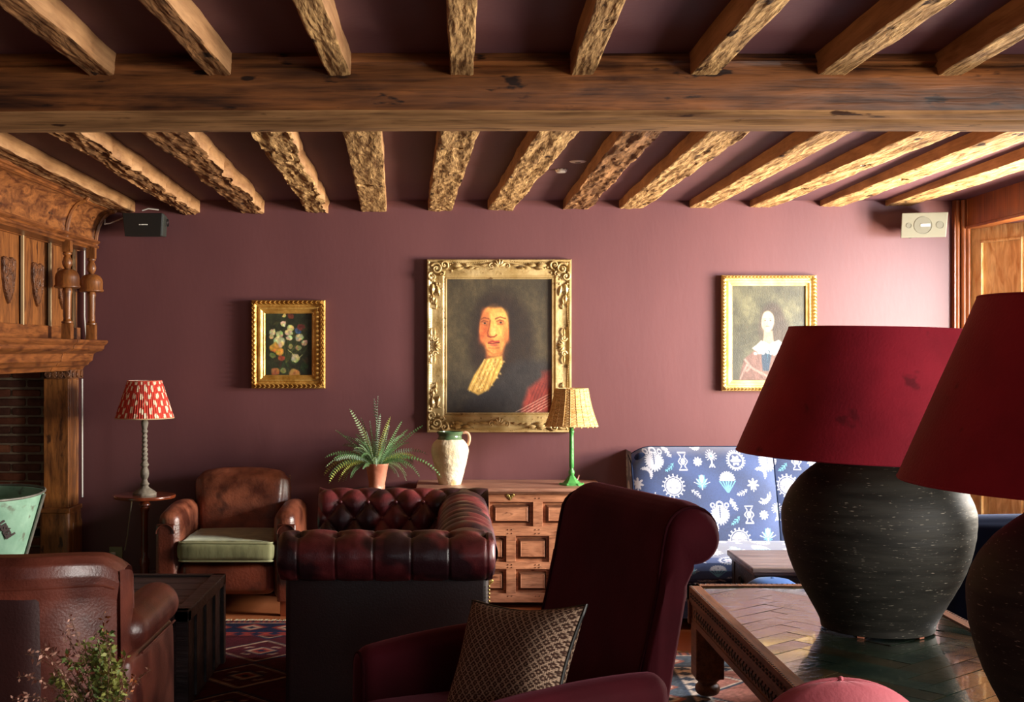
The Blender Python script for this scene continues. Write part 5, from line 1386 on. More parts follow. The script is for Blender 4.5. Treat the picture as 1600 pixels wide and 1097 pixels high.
crm = (bl < .20 - .10*vv*2 + .22*(hsh(a_, row_)-.5)) & (vv < .34 + .2*(hsh(a_, row_+5)-.3))
col = np.tile(np.array([188., 52., 34.]), (len(U), 1)); col *= (.85+.3*hsh(a_, row_*0))[:, None]; col[crm] = (236, 214, 182); col[(V < .03) | (V > .97)] = (206, 84, 60)
full = np.vstack([col, np.tile(np.array([230., 200., 180.]), (len(m.v)-nf, 1))]); set_pattern(o, full)
m = MB(); m.tube([(45*kk*math.cos(a), 45*kk*math.sin(a), 120*kk) for a in [2*PI*i/64 for i in range(64)]], .003, 6, closed=True); m.build('edge_band', strip_pale, o)
m = MB(); m.tube([(0, 0, 117*kk), (0, 0, 128*kk)], .008, 8); m.tube([(0, 0, 126*kk), (42*kk, 0, 122*kk)], .0018, 5); m.tube([(0, 0, 126*kk), (-42*kk, 0, 122*kk)], .0018, 5); m.build('fitting', brass, tl)
# its cable and the wall socket
m = MB(); c = [at(205, 783, 7.2), at(202, 810, 7.3), at(199, 835, 7.35), at(196, 848, 7.38), at(196, 862, 7.41)]
c = [at(206, 782, 7.20), at(205, 790, 7.24), at(202, 812, 7.33), at(199, 838, 7.37), at(195, 860, 7.395)]
m.tube(c, .0035, 6); o = m.build('lamp_cable', cable_cream); tag(o, 'cream lamp cable hanging behind the tripod table', 'cable')
sk = at(181, 865, 7.42); s_ = thing('wall_socket', (sk.x, 7.43, sk.z), 'small brass double wall socket behind the tripod table', 'socket')
m = MB(); m.box((0, -.006, 0), (.078, .012, .08)); m.build('plate', outlet_m, s_, smooth=False, bevel=.003)
m = MB()
m.box((-.015, -.018, -.008), (.03, .02, .035)); m.build('plug', white_plastic, s_, smooth=False, bevel=.004)

# ------------------------------------------------------------------ fern in a clay pot
def frond(mb, base, d, L, droop, wl_, rnd, curl=0):
    roll = rnd.choice((-1, 1))*rnd.uniform(.45, 1.35)
    pts = []; p = Vector(base); dirv = Vector(d).normalized(); n = 24
    for i in range(n+1):
        pts.append(p.copy()); dirv = (dirv + Vector((0, 0, -droop/n*(.5+i/n)))).normalized(); p = p + dirv*(L/n)
    mb.tube(pts, [.0014*(1-.7*i/n) for i in range(n+1)], 4)
    for i in range(2, n+1):
        t = i/n; c = pts[i]; tg = (pts[min(i+1, n)]-pts[i-1]).normalized(); sd = tg.cross(Vector((0, 0, 1)))
        if sd.length < .1: sd = tg.cross(Vector((0, 1, 0)))
        sd.normalize(); sd = (Matrix.Rotation(roll, 3, tg) @ sd).normalized(); upn = sd.cross(tg).normalized()
        w = wl_*(math.sin(min(1, t*1.6+.12)*PI/2))*(1-t)**.45 + .002
        for sg in (-1, 1):
            for h in (0,):
                cc = c + (pts[min(i+1, n)]-c)*h; s2 = sd*sg; tip = cc + s2*w + tg*w*.35 - upn*w*.15*rnd.random() + Vector((rnd.uniform(-.001, .001),)*3); wd = L/n*.25
                mid = cc + s2*w*.6 + upn*.0018 + tg*w*.2
                mb.add([cc - tg*wd*.8, mid - tg*wd*.8, tip, mid + tg*wd*.5, cc + tg*wd*.6], [(0, 1, 3, 4), (1, 2, 3)])
kk = 7.12/F
fp = thing('potted_fern', (at(589, 0, 7.12).x, 7.12, p2.z), 'bushy green fern in a small terracotta pot on the dark round table', 'potted plant')
m = MB(); m.lathe([(r*kk, z*kk) for r, z in ((12, 0), (12.5, 2), (12.8, 8), (12.3, 9), (17.6, 38), (18.4, 39), (18.6, 42), (17.4, 42), (16.6, 37), (0, 36))], (0, 0, 0), 40, cap=False); m.lathe([(0, 0), (12*kk, 0)], (0, 0, 0), 40, cap=False); m.build('pot', terracotta, fp)
m = MB(); m.lathe([(0, 36.2*kk), (16.4*kk, 36.2*kk)], (0, 0, 0), 24, cap=False); m.build('soil', soil, fp)
rnd = random.Random(21); TOP = 40*kk
spec = []   # (dx px, dz px) tips read from the photo, drawn as arcs
for (tx, tz) in ((-73, -8), (-60, -28), (-72, 28), (-57, 46), (-42, 76), (-24, 64), (-52, 14), (-64, 8), (-48, -30), (-44, 2), (-8, 92), (4, 96), (10, 70), (24, 66), (34, 60), (48, 48), (66, 52), (58, 22), (88, 8), (62, -4), (44, -8), (32, 2), (22, -18), (72, 30), (-30, 40), (-18, 52), (-36, 30), (16, 46), (40, 36), (-10, 60), (-66, -20), (-52, -34), (-38, -22), (50, -26), (36, -24), (-70, 4), (76, 12), (-28, -10)):
    spec.append((tx, tz))
ms = [MB() for _ in range(4)]
for (tx, tz) in spec:
    dy = rnd.uniform(-.8, .55); L = math.hypot(tx, tz+ (38 if tz < 20 else 0))*kk*1.08 + .02
    el = math.atan2(tz*kk + .09, abs(tx)*kk + .01)
    if tz > 40: d = Vector((tx*kk*.8, dy*.05, tz*kk+.02)); dr = .35
    else: d = Vector((math.copysign(1, tx)*math.cos(max(el, .5)), dy*.5, math.sin(max(el, .5))*1.15)); dr = 1.5 + (20-tz)/40
    frond(ms[rnd.choice((0, 0, 1, 2, 2, 3))], (rnd.uniform(-.018, .018), rnd.uniform(-.018, .018), TOP-.01), d, L, dr, rnd.uniform(.018, .025), rnd)
for q in range(46):
    a = rnd.uniform(0, 2*PI); el = rnd.uniform(.5, 1.4); L = rnd.uniform(.12, .27)
    frond(ms[rnd.choice((0, 0, 1, 2, 2))], (.02*math.cos(a), .02*math.sin(a), TOP-.01), (math.cos(a)*math.cos(el), .75*math.sin(a)*math.cos(el), math.sin(el)), L, rnd.uniform(.5, 1.9), rnd.uniform(.016, .023), rnd)
mm = MB()
for i, q in enumerate(ms):
    mm.m = i; mm.add(q.v, q.f)
mm.build('fronds', leaf_mats, fp, smooth=False, recalc=False)

# ------------------------------------------------------------------ dried sprigs in a pot, bottom left
pY = 2.55; kk = pY/F
base = at(172, 1180, pY)
pt = thing('potted_plant', (base.x, pY, 0), 'wiry green and dried pink sprigs in front of the dark leather armchair back', 'potted plant')
m = MB(); bz = base.z
m.lathe([(.05, bz-.16), (.052, bz-.155), (.07, bz-.01), (.075, bz), (.066, bz), (.06, bz-.02), (0, bz-.02)], (0, 0, 0), 32, cap=False); m.lathe([(0, bz-.16), (.05, bz-.16)], (0, 0, 0), 32, cap=False); m.build('pot', terracotta, pt)
m = MB(); m.lathe([(0, bz-.018), (.062, bz-.018)], (0, 0, 0), 24, cap=False); m.build('soil', soil, pt)
sms = [MB() for _ in range(5)]
rnd = random.Random(9)
def sprig(tip, mi, nleaf, droop=.02, ls=.007, side=0):
    b = Vector((rnd.uniform(-.02, .02), rnd.uniform(-.02, .02), bz-.02)); t = Vector(tip)
    mid = (b+t)/2 + Vector((rnd.uniform(-.01, .01)+side, rnd.uniform(-.01, .01), abs(t.x-b.x)*.45+.03)); n = 18
    pts = [b*(1-s)**2 + mid*2*s*(1-s) + t*s*s for s in [i/n for i in range(n+1)]]
    sms[4].tube(pts, [.0012*(1-.6*i/n) for i in range(n+1)], 4)
    for q in range(nleaf):
        s = .35 + .65*(q+rnd.random()*.6)/nleaf; i = min(n-1, int(s*n)); c = pts[i] + (pts[i+1]-pts[i])*(s*n-i)
        d = Vector((rnd.uniform(-1, 1), rnd.uniform(-.6, .6), rnd.uniform(-1, .9))).normalized(); l = ls*rnd.uniform(1.0, 2.1); sd = d.cross(Vector((rnd.uniform(-1, 1), 1, rnd.uniform(-1, 1)))).normalized()*l*.42
        c2 = c + d*l*.5; sms[4].tube([c, c2], .0005, 3)
        mb = sms[mi if rnd.random() < .8 else (1 if mi < 2 else 2)]
        mb.add([c2, c2+d*l*.45+sd*.8, c2+d*l*1.25, c2+d*l*.45-sd*.8], [(0, 1, 2, 3)])
def tp(px, py, dy=0): p = at(px, py, pY); return (p.x-base.x, dy, p.z)
for (px, py, mi, nl_) in ((108, 958, 2, 14), (155, 962, 3, 12), (88, 993, 2, 16), (72, 1008, 2, 14), (60, 1022, 2, 20), (35, 1052, 2, 16), (25, 1090, 2, 22), (48, 1016, 2, 12), (98, 1030, 3, 12),
                       (148, 990, 0, 26), (160, 985, 0, 26), (170, 995, 1, 22), (180, 1005, 1, 20), (120, 1005, 1, 26), (112, 1018, 0, 24), (84, 1056, 0, 26), (92, 1048, 1, 26), (105, 1074, 0, 24), (88, 1095, 0, 26), (130, 1030, 0, 30), (140, 1040, 1, 30), (150, 1050, 0, 30), (160, 1055, 0, 30), (170, 1060, 1, 26), (190, 1030, 1, 16), (200, 1050, 1, 14), (205, 1062, 3, 10), (190, 1080, 0, 16), (165, 1020, 0, 30), (155, 1010, 0, 30), (238, 1045, 2, 7), (175, 1040, 1, 26), (135, 1015, 1, 24)):
    sprig(tp(px, py, rnd.uniform(-.05, .05)), mi, int(nl_*2.6), ls=.0062 if mi < 2 else .0052)
mm = MB()
for i, q in enumerate(sms): mm.m = i; mm.add(q.v, q.f)
mm.build('sprigs', sprig_mats + [stem_brown], pt, smooth=False, recalc=False)
ps = thing('plant_stand', (base.x, pY, 0), 'small dark stand under the pot of dried sprigs', 'plant stand')
zt_ = bz-.16
m = MB(); m.lathe([(0, zt_-.02), (.12, zt_-.02), (.125, zt_-.01), (.12, zt_), (0, zt_)], (0, 0, 0), 40, cap=False); m.build('tabletop', dark_wood, ps)
for q in range(3): a = 2*PI*q/3; m = MB(); m.tube([(.06*math.cos(a), .06*math.sin(a), zt_-.02), (.13*math.cos(a), .13*math.sin(a), 0)], .01, 8); m.build('leg', dark_wood, ps)

# ------------------------------------------------------------------ loudspeakers, smoke detector, ceiling sensor
sp = thing('loudspeaker', (at(226, 352, 7.25).x, 7.29, at(0, 352, 7.25).z), 'black wall loudspeaker under the ceiling beside the carved chimneypiece', 'speaker')
m = MB(); m.prism([(-.115, .065), (.115, .065), (.108, -.065), (-.10, -.065)], 1, lambda a, b, t: (a*(1-.08*t), -.07+.14*t - .02*b*0, b*(1-.12*t))); m.build('cabinet', black_side, sp, smooth=False, bevel=.006)
m = MB(); m.prism([(-.118, .066), (.108, .066), (.101, -.066), (-.103, -.066)], 1, lambda a, b, t: (a, -.078+.01*t, b)); gr = m.build('grille', black_plastic, sp, smooth=False, bevel=.003)
m = MB()
for i, w in enumerate((.006, .004, .008, .007, .007, .007)): m.box((-.02+.0085*i, -.0785, .0), (w*.85, .0015, .006))
m.build('badge', badge_white, gr, smooth=False)
m = MB(); m.box((.03, .085, .03), (.04, .11, .03)); m.lathe([(.03, 0), (.03, .01)], (.03, .135, .03), 16, rot=RX(PI/2)); m.build('bracket', black_metal, sp)
m = MB(); m.tube([(.112, .03, -.02+.03*math.sin(t)) if 0 else (.118, .02+.02*math.cos(t), .02+.02*math.sin(t)) for t in [2*PI*i/14 for i in range(14)]], .003, 6, closed=True); m.build('ring', black_metal, sp)
m = MB(); m.tube([at(163, 350, 7.3), at(172, 349, 7.3), at(182, 345, 7.3), at(196, 339, 7.3), at(200, 336, 7.3)], .004, 6); m.tube([at(222, 329, 7.3), at(232, 326, 7.3), at(248, 328, 7.32)], .004, 6)
m.tube([at(164, 351, 7.3), at(164, 340, 7.38), at(176, 330, 7.41)], .003, 6)
tag(m.build('speaker_cable', cable_white), 'white speaker cable running along the wall behind the black speaker', 'cable')
m = MB(); m.tube([(-2.108, 7.42, 2.0), (-2.108, 7.42, 1.6), (-2.098, 7.42, 1.47)], .005, 6)
tag(m.build('wall_cable', cable_white), 'white cable running down the wall behind the turned chimneypiece posts', 'cable')
m = MB(); m.tube([(-2.104, 7.36, 1.24), (-2.104, 7.362, .9), (-2.103, 7.36, .56)], .0055, 6)
tag(m.build('wall_cable', cable_white), 'white cable running down beside the chimneypiece jamb', 'cable')

sp = thing('loudspeaker', (at(1450, 353, 7.2).x, 7.27, at(0, 352, 7.2).z), 'grey wall loudspeaker under the ceiling in the right corner', 'speaker', rz=math.radians(-14))
def r3(a): return a
m = MB(); m.prism([(-.115, .07), (.12, .07), (.108, -.066), (-.122, -.066)], 1, lambda a, b, t: (a*(1-.1*t), -.06+.13*t, b*(1-.15*t))); m.build('cabinet', black_side, sp, smooth=False, bevel=.006)
m = MB(); m.prism([(-.122, .072), (.124, .072), (.112, -.068), (-.129, -.068)], 1, lambda a, b, t: (a, -.072+.014*t, b)); gr = m.build('grille', grey_plastic, sp, smooth=False, bevel=.004)
m = MB(); m.lathe([(0, 0), (.048, 0), (.048, .002)], (-.01, -.0725, .0), 32, rot=RX(PI/2), cap=False); m.lathe([(0, 0), (.02, 0), (.02, .002)], (.08, -.0725, .0), 24, rot=RX(PI/2), cap=False); m.lathe([(0, 0), (.014, 0), (.014, .002)], (-.085, -.0725, .0), 24, rot=RX(PI/2), cap=False)
m.build('cone', grey_mesh, gr)
m = MB(); m.box((.003, -.0752, .0), (.05, .0015, .014)); m.build('badge', badge_white, gr, smooth=False)
m = MB(); m.box((-.06, .07, .0), (.05, .14, .04)); m.build('bracket', black_metal, sp)
m = MB(); m.ball((-.07, .02, -.0), .05, 16, sc=(1, .7, 1.3)); m.build('rear_housing', black_side, sp)

sd_ = at(877, 264, 6.0); zc_ = ceil_z(6.0)
# smoke detector on the joist flank, sensor on the ceiling
Yd = 6.25
xd = at(877, 0, Yd).x; zd = EYE + (VY-256)/F*Yd
s_ = thing('smoke_detector', (xd, Yd, ceil_z(Yd)), 'white domed smoke detector on the ceiling beside the broad fuzzy joist', 'smoke detector')
hz = ceil_z(Yd) - zd
m = MB(); m.lathe([(.030, -hz-.012), (.046, -hz-.008), (.048, -hz+.004), (.046, -hz+.016), (.03, -hz+.02)], (0, 0, 0), 36); m.lathe([(.02, -hz+.018), (.02, .0)], (0, 0, 0), 16); m.build('base', white_plastic, s_)
m = MB(); m.lathe([(0, -hz-.043), (.022, -hz-.043), (.026, -hz-.040), (.034, -hz-.012)], (0, 0, 0), 36, cap=False); hd = m.build('head', white_plastic, s_)
m = MB()
for k in range(10): a = 2*PI*k/10; m.box((.0305*math.cos(a), .0305*math.sin(a), -hz-.024), (.005, .007, .014), rot=RZ(a))
m.build('vent', grey_mesh, hd, smooth=False)
Ye = 6.0; xe = at(903, 0, Ye).x; ze = EYE + (VY-253)/F*Ye
s_ = thing('ceiling_sensor', (xe, Ye, ceil_z(Ye)), 'flat white disc sensor on a black stem, right of the smoke detector', 'sensor')
hz = ceil_z(Ye)-ze
m = MB(); m.lathe([(0, -hz-.003), (.034, -hz-.002), (.040, -hz+.002), (.036, -hz+.006), (0, -hz+.007)], (0, 0, 0), 36, cap=False); dd = m.build('disc', white_plastic, s_)
m = MB(); m.lathe([(.0, 0), (.014, 0), (.014, .002)], (0, 0, -hz-.0045), 24); m.build('lens', grey_plastic, dd)
m = MB(); m.lathe([(.024, -hz+.006), (.026, -.004), (.032, 0)], (0, 0, 0), 24); m.build('stem', black_plastic, s_)

# ------------------------------------------------------------------ pictures
def ell(U, V, cx, cy, rx, ry, soft=.15, rot=0):
    x = U-cx; y = V-cy
    if rot: c, s = math.cos(rot), math.sin(rot); x, y = x*c+y*s, -x*s+y*c
    r = np.sqrt((x/rx)**2+(y/ry)**2); return 1-smooth(1-soft, 1+soft, r)
def poly_mask(U, V, pts, soft=.006):
    inside = np.zeros(len(U), bool); dmin = np.full(len(U), 9.)
    n = len(pts)
    for i in range(n):
        x1, y1 = pts[i]; x2, y2 = pts[(i+1) % n]
        c = ((y1 > V) != (y2 > V)) & (U < (x2-x1)*(V-y1)/((y2-y1) if y2 != y1 else 1e-9)+x1); inside ^= c
        dx, dy = x2-x1, y2-y1; t = np.clip(((U-x1)*dx+(V-y1)*dy)/(dx*dx+dy*dy+1e-12), 0, 1); dmin = np.minimum(dmin, np.hypot(U-(x1+t*dx), V-(y1+t*dy)))
    return np.where(inside, smooth(-soft, soft, dmin), 1-smooth(-soft, soft, dmin))
def vn(U, V, f, seed=0):
    """smooth value noise"""
    x = U*f; y = V*f; xi = np.floor(x); yi = np.floor(y); fx = x-xi; fy = y-yi; fx = fx*fx*(3-2*fx); fy = fy*fy*(3-2*fy)
    def h(a, b): return hsh(a+seed*13.7, b+seed*7.3)
    return (h(xi, yi)*(1-fx)+h(xi+1, yi)*fx)*(1-fy) + (h(xi, yi+1)*(1-fx)+h(xi+1, yi+1)*fx)*fy
def fb_(U, V, f, seed=0): return vn(U, V, f, seed)*.5 + vn(U, V, f*2, seed+1)*.25 + vn(U, V, f*4, seed+2)*.15 + vn(U, V, f*8, seed+3)*.1
class Art:
    def __init__(s, nx, ny, warp=0.0):
        u = np.linspace(0, 1, nx+1); v = np.linspace(0, 1, ny+1); s.nx, s.ny = nx, ny
        s.U, s.V = [a.ravel() for a in np.meshgrid(u, v, indexing='ij')]
        if warp: a_, b_ = fb_(s.U, s.V, 9, 31), fb_(s.U, s.V, 9, 47); s.U = s.U + warp*(a_-.5); s.V = s.V + warp*(b_-.5)
        s.c = np.zeros((len(s.U), 3))
    def mix(s, mask, col):
        col = np.asarray(col, float); s.c = s.c*(1-mask[:, None]) + (col if col.ndim == 2 else col[None, :])*mask[:, None]
    def e(s, cx, cy, rx, ry, col, k=1, soft=.15, rot=0): s.mix(ell(s.U, s.V, cx, cy, rx, ry, soft, rot)*k, col)
    def p(s, pts, col, k=1, soft=.006): s.mix(poly_mask(s.U, s.V, pts, soft)*k, col)
    def line(s, pts, w, col, k=1):
        m = np.zeros(len(s.U))
        for i in range(len(pts)-1):
            x1, y1 = pts[i]; x2, y2 = pts[i+1]; dx, dy = x2-x1, y2-y1
            t = np.clip(((s.U-x1)*dx+(s.V-y1)*dy)/(dx*dx+dy*dy+1e-12), 0, 1); d = np.hypot(s.U-(x1+t*dx), s.V-(y1+t*dy)); m = np.maximum(m, 1-smooth(w*.6, w*1.4, d))
        s.mix(m*k, col)
    def noise(s, amp, f, seed=0): s.c *= (1+amp*(fb_(s.U, s.V, f, seed)-.5)*2)[:, None]

# periwig portrait
P1 = Art(240, 300, .008); U, V = P1.U, P1.V
P1.mix(np.ones(len(U)), (66, 56, 38)); P1.noise(.35, 5, 1)
P1.mix(smooth(.55, .1, U)*smooth(.1, .5, V)*.5, (84, 72, 48))
P1.mix(smooth(.5, .95, V)*.6, (44, 38, 34))
P1.e(.50, .42, .27, .33, (40, 28, 20), .95, .3); P1.e(.66, .50, .17, .30, (40, 29, 20), .9, .35); P1.e(.32, .56, .10, .14, (44, 32, 22), .7, .4)
P1.e(.48, .22, .17, .10, (44, 30, 20), .8, .4)
P1.p([(.18, .95), (.16, 1), (1, 1), (1, .62), (.8, .6), (.62, .62), (.45, .8), (.28, .84)], (42, 38, 38), .8, .05)
P1.p([(.78, .82), (1, .68), (1, 1), (.70, 1), (.74, .9)], (150, 52, 40), .85, .03)
P1.p([(.90, .69), (1, .68), (1, .8), (.92, .8)], (126, 48, 38), .7, .02)
for i in range(6): P1.line([(.76+.03*i, .98), (.86+.03*i, .78)], .006, (96, 30, 26), .6)
for i in range(5): P1.line([(.66+.05*i, .995), (.98, .86+.02*i)], .003, (214, 176, 150), .6)
P1.p([(.36, .52), (.54, .52), (.55, .59), (.50, .64), (.38, .61)], (104, 56, 32), 1, .03)           # neck
P1.e(.455, .38, .142, .195, (222, 146, 70), 1, .08)                                                     # face
P1.e(.50, .30, .085, .07, (238, 178, 92), .9, .6); P1.e(.505, .43, .07, .08, (236, 164, 84), .8, .6)
P1.e(.36, .43, .05, .14, (184, 78, 44), .75, .6); P1.e(.57, .46, .035, .12, (190, 92, 48), .7, .6); P1.e(.46, .50, .115, .075, (222, 142, 72), .85, .5); P1.e(.46, .545, .07, .028, (214, 130, 66), .8, .5); P1.e(.40, .45, .05, .04, (214, 118, 66), .5, .6)
P1.e(.37, .27, .04, .05, (196, 100, 56), .6, .6)
for (cx, cy) in ((.363, .328), (.513, .325)):
    P1.e(cx, cy, .040, .020, (166, 88, 48), .8, .6); P1.e(cx, cy+.002, .022, .006, (188, 144, 100), .8, .4); P1.e(cx+.001, cy+.001, .011, .007, (46, 28, 20), 1, .4)
    P1.line([(cx-.036, cy-.008), (cx-.01, cy-.019), (cx+.03, cy-.010)], .004, (110, 56, 32), .7); P1.line([(cx-.03, cy+.014), (cx+.02, cy+.016)], .003, (150, 74, 40), .6)
P1.line([(.325, .302), (.36, .288), (.405, .298)], .006, (130, 66, 36), .8); P1.line([(.465, .298), (.51, .284), (.56, .296)], .006, (120, 62, 34), .8)
P1.line([(.415, .31), (.405, .36), (.39, .405), (.40, .43)], .007, (140, 66, 36), .8); P1.e(.445, .40, .022, .045, (244, 184, 104), .7, .6)
P1.line([(.39, .425), (.42, .436), (.455, .434), (.478, .42)], .006, (128, 54, 32), .9)
P1.line([(.40, .478), (.435, .468), (.46, .472), (.50, .470)], .008, (158, 56, 44), .9); P1.line([(.395, .482), (.44, .484), (.505, .478)], .0035, (92, 34, 26), 1); P1.e(.45, .495, .04, .010, (190, 84, 62), .8, .4)
P1.line([(.40, .515), (.45, .522), (.50, .515)], .006, (168, 92, 50), .6); P1.line([(.35, .47), (.385, .53), (.44, .565), (.52, .555), (.565, .50)], .006, (170, 90, 48), .4)
P1.e(.46, .185, .12, .028, (40, 28, 20), .8, .5); P1.e(.615, .33, .025, .14, (38, 26, 20), .8, .5)
P1.e(.325, .55, .05, .07, (44, 30, 22), .9, .4); P1.e(.60, .55, .055, .08, (40, 28, 20), .9, .4)
P1.p([(.36, .60), (.53, .575), (.54, .63), (.47, .75), (.40, .83), (.30, .87), (.20, .83), (.26, .72)], (204, 158, 74), 1, .01)       # lace cravat
for i in range(8): P1.line([(.36+.022*i, .60), (.30+.022*i, .70), (.215+.026*i, .84)], .0035, (136, 96, 44) if i % 2 else (236, 200, 124), .75)
for i in range(26):
    a, b = random.random(), random.random(); cx = .25+.22*a + .10*(1-b); cy = .64+.2*b - .05*a
    P1.e(cx, cy, .010, .008, (238, 204, 128), .5, .4); P1.e(cx+.012, cy+.006, .006, .006, (120, 84, 40), .5, .4)
P1.noise(.22, 26, 4); P1.noise(.12, 70, 5)
# flowers
P2 = Art(130, 180, .07); U, V = P2.U, P2.V
P2.mix(np.ones(len(U)), (40, 44, 26)); P2.noise(.5, 5, 8)
rq = random.Random(4)
for i in range(60): P2.e(rq.uniform(.12, .9), rq.uniform(.12, .95), rq.uniform(.02, .08), rq.uniform(.01, .04), (58+rq.randint(-20, 20), 66+rq.randint(-20, 20), 36), .5, .5, rq.uniform(0, 3))
for i in range(7): P2.line([(.45, .8), (.2+.1*i, .35+.05*abs(i-3))], .006, (78, 84, 40), .7)
def bloom(cx, cy, r, col, n=9):
    for k in range(n):
        a = 2*PI*k/n; P2.e(cx+r*.6*math.cos(a), cy+r*.45*math.sin(a), r*.5, r*.35, tuple(c*rq.uniform(.75, 1.08) for c in col), .85, .35)
    P2.e(cx, cy, r*.35, r*.28, tuple(c*.8 for c in col), .8, .4)
for (cx, cy, r, col) in ((.39, .17, .055, (224, 216, 160)), (.41, .04, .04, (220, 190, 110)), (.15, .30, .07, (214, 204, 150)), (.13, .37, .05, (200, 180, 120)), (.30, .46, .12, (228, 214, 160)), (.31, .33, .07, (208, 196, 140)), (.55, .23, .07, (222, 208, 140)), (.50, .31, .07, (226, 212, 156)), (.52, .41, .06, (222, 214, 160)), (.73, .39, .08, (206, 198, 140)), (.84, .49, .06, (214, 200, 150)),
                         (.20, .55, .09, (206, 142, 56)), (.31, .62, .08, (214, 166, 62)), (.34, .73, .07, (164, 74, 48)), (.70, .28, .06, (64, 92, 120)), (.55, .04, .06, (116, 50, 36)), (.76, .22, .07, (110, 50, 44)), (.66, .72, .08, (190, 190, 130)), (.16, .68, .06, (110, 120, 66)), (.38, .93, .05, (130, 140, 70)), (.22, .95, .08, (176, 100, 60)), (.62, .97, .10, (190, 120, 70)), (.55, .55, .05, (150, 140, 86)), (.70, .55, .05, (170, 150, 100))): bloom(cx, cy, r, col)
P2.line([(.50, .60), (.62, .70)], .006, (190, 186, 120), .8); P2.line([(.80, .68), (.62, .78)], .006, (190, 186, 120), .8)
P2.noise(.3, 24, 9)
# generic pale-collared sitter
P3 = Art(160, 210, .02); U, V = P3.U, P3.V
P3.mix(np.ones(len(U)), (112, 108, 76)); P3.noise(.55, 4, 14); P3.mix(smooth(.35, .8, V)*smooth(.6, .0, U)*.6, (86, 88, 84)); P3.mix(smooth(.5, 1, U)*smooth(.2, .5, V)*.5, (110, 114, 112))
for i in range(24): P3.line([(rq.random(), rq.random()*.5), (rq.random(), rq.random()*.7)], .01, (136, 130, 92) if i % 2 else (84, 82, 60), .22)
P3.e(.55, .36, .16, .18, (84, 66, 50), .95, .2); P3.e(.66, .50, .13, .16, (88, 72, 58), .9, .35); P3.e(.43, .47, .07, .13, (88, 70, 56), .7, .4)
P3.p([(.10, 1), (.16, .78), (.34, .66), (.72, .64), (.98, .78), (1, 1)], (148, 108, 98), 1, .012)
P3.p([(.40, .68), (.56, .68), (.50, .90), (.42, .90)], (44, 74, 102), 1, .01); P3.p([(.47, .68), (.51, .68), (.49, .80)], (40, 110, 140), .9, .01)
P3.p([(.44, .48), (.56, .48), (.58, .62), (.42, .62)], (216, 190, 158), 1, .01)
P3.e(.49, .38, .085, .115, (238, 218, 186), 1, .12); P3.e(.44, .41, .03, .07, (220, 180, 146), .6, .6)
for cx in (.455, .525): P3.e(cx, .368, .014, .006, (70, 50, 42), .9, .3); P3.line([(cx-.02, .350), (cx+.02, .348)], .003, (120, 90, 66), .8)
P3.line([(.49, .37), (.482, .41), (.497, .415)], .003, (190, 146, 116), .9); P3.line([(.465, .438), (.515, .438)], .005, (176, 108, 90), .9); P3.e(.49, .425, .022, .004, (150, 110, 78), .7, .3)
P3.p([(.28, .66), (.40, .58), (.52, .62), (.64, .57), (.80, .67), (.76, .72), (.66, .70), (.58, .74), (.50, .68), (.42, .73), (.34, .69)], (244, 240, 232), 1, .008)
for i in range(9): P3.e(.32+.055*i, .715-.01*((i % 2)), .024, .016, (240, 236, 228), .9, .3)
for pts in ([(.12, .98), (.2, .84), (.34, .9), (.52, .97)], [(.18, .78), (.26, .86), (.2, .9)], [(.62, .76), (.54, .9), (.6, 1)], [(.78, .78), (.84, .9), (.8, 1)]): P3.line(pts, .012, (206, 176, 164), .7)
P3.noise(.2, 20, 15); P3.c *= .64

def frame_sweep(mb, w, h, prof):
    """mitred frame: prof = (d, y) where d is the inset from the outer edge and y the projection"""
    k = len(prof); vs = []
    for sx, sz in ((-1, -1), (1, -1), (1, 1), (-1, 1)):
        for (d, y) in prof: vs.append((sx*(w/2-d), -y, sz*(h/2-d)))
    fs = []
    for c in range(4):
        c2 = (c+1) % 4
        for i in range(k-1): fs.append((c*k+i, c2*k+i, c2*k+i+1, c*k+i+1))
    mb.add(vs, fs)
def picture(name, px0, px1, py0, py1, label, art, ins, prof, gold, cat='painting', depth=.05):
    Yp = 7.43 - depth*.5
    a, b = at(px0, py1, Yp), at(px1, py0, Yp); w, h = b.x-a.x, b.z-a.z
    t = thing(name, ((a.x+b.x)/2, 7.425, (a.z+b.z)/2), label, cat)
    m = MB(); frame_sweep(m, w, h, prof); m.box((0, -.0015, 0), (w*.97, .003, h*.97))
    fr = m.build('frame', gold, t, angle=30)
    cw, chh = w-2*ins, h-2*ins
    m = MB(); yy = -(prof[-1][1] - .004); m.grid(lambda u, v: ((u-.5)*cw, yy, (.5-v)*chh), art.nx, art.ny)
    cvs = m.build('canvas', canvas_m, t, recalc=False); set_pattern(cvs, art.c)
    return t, fr, w, h
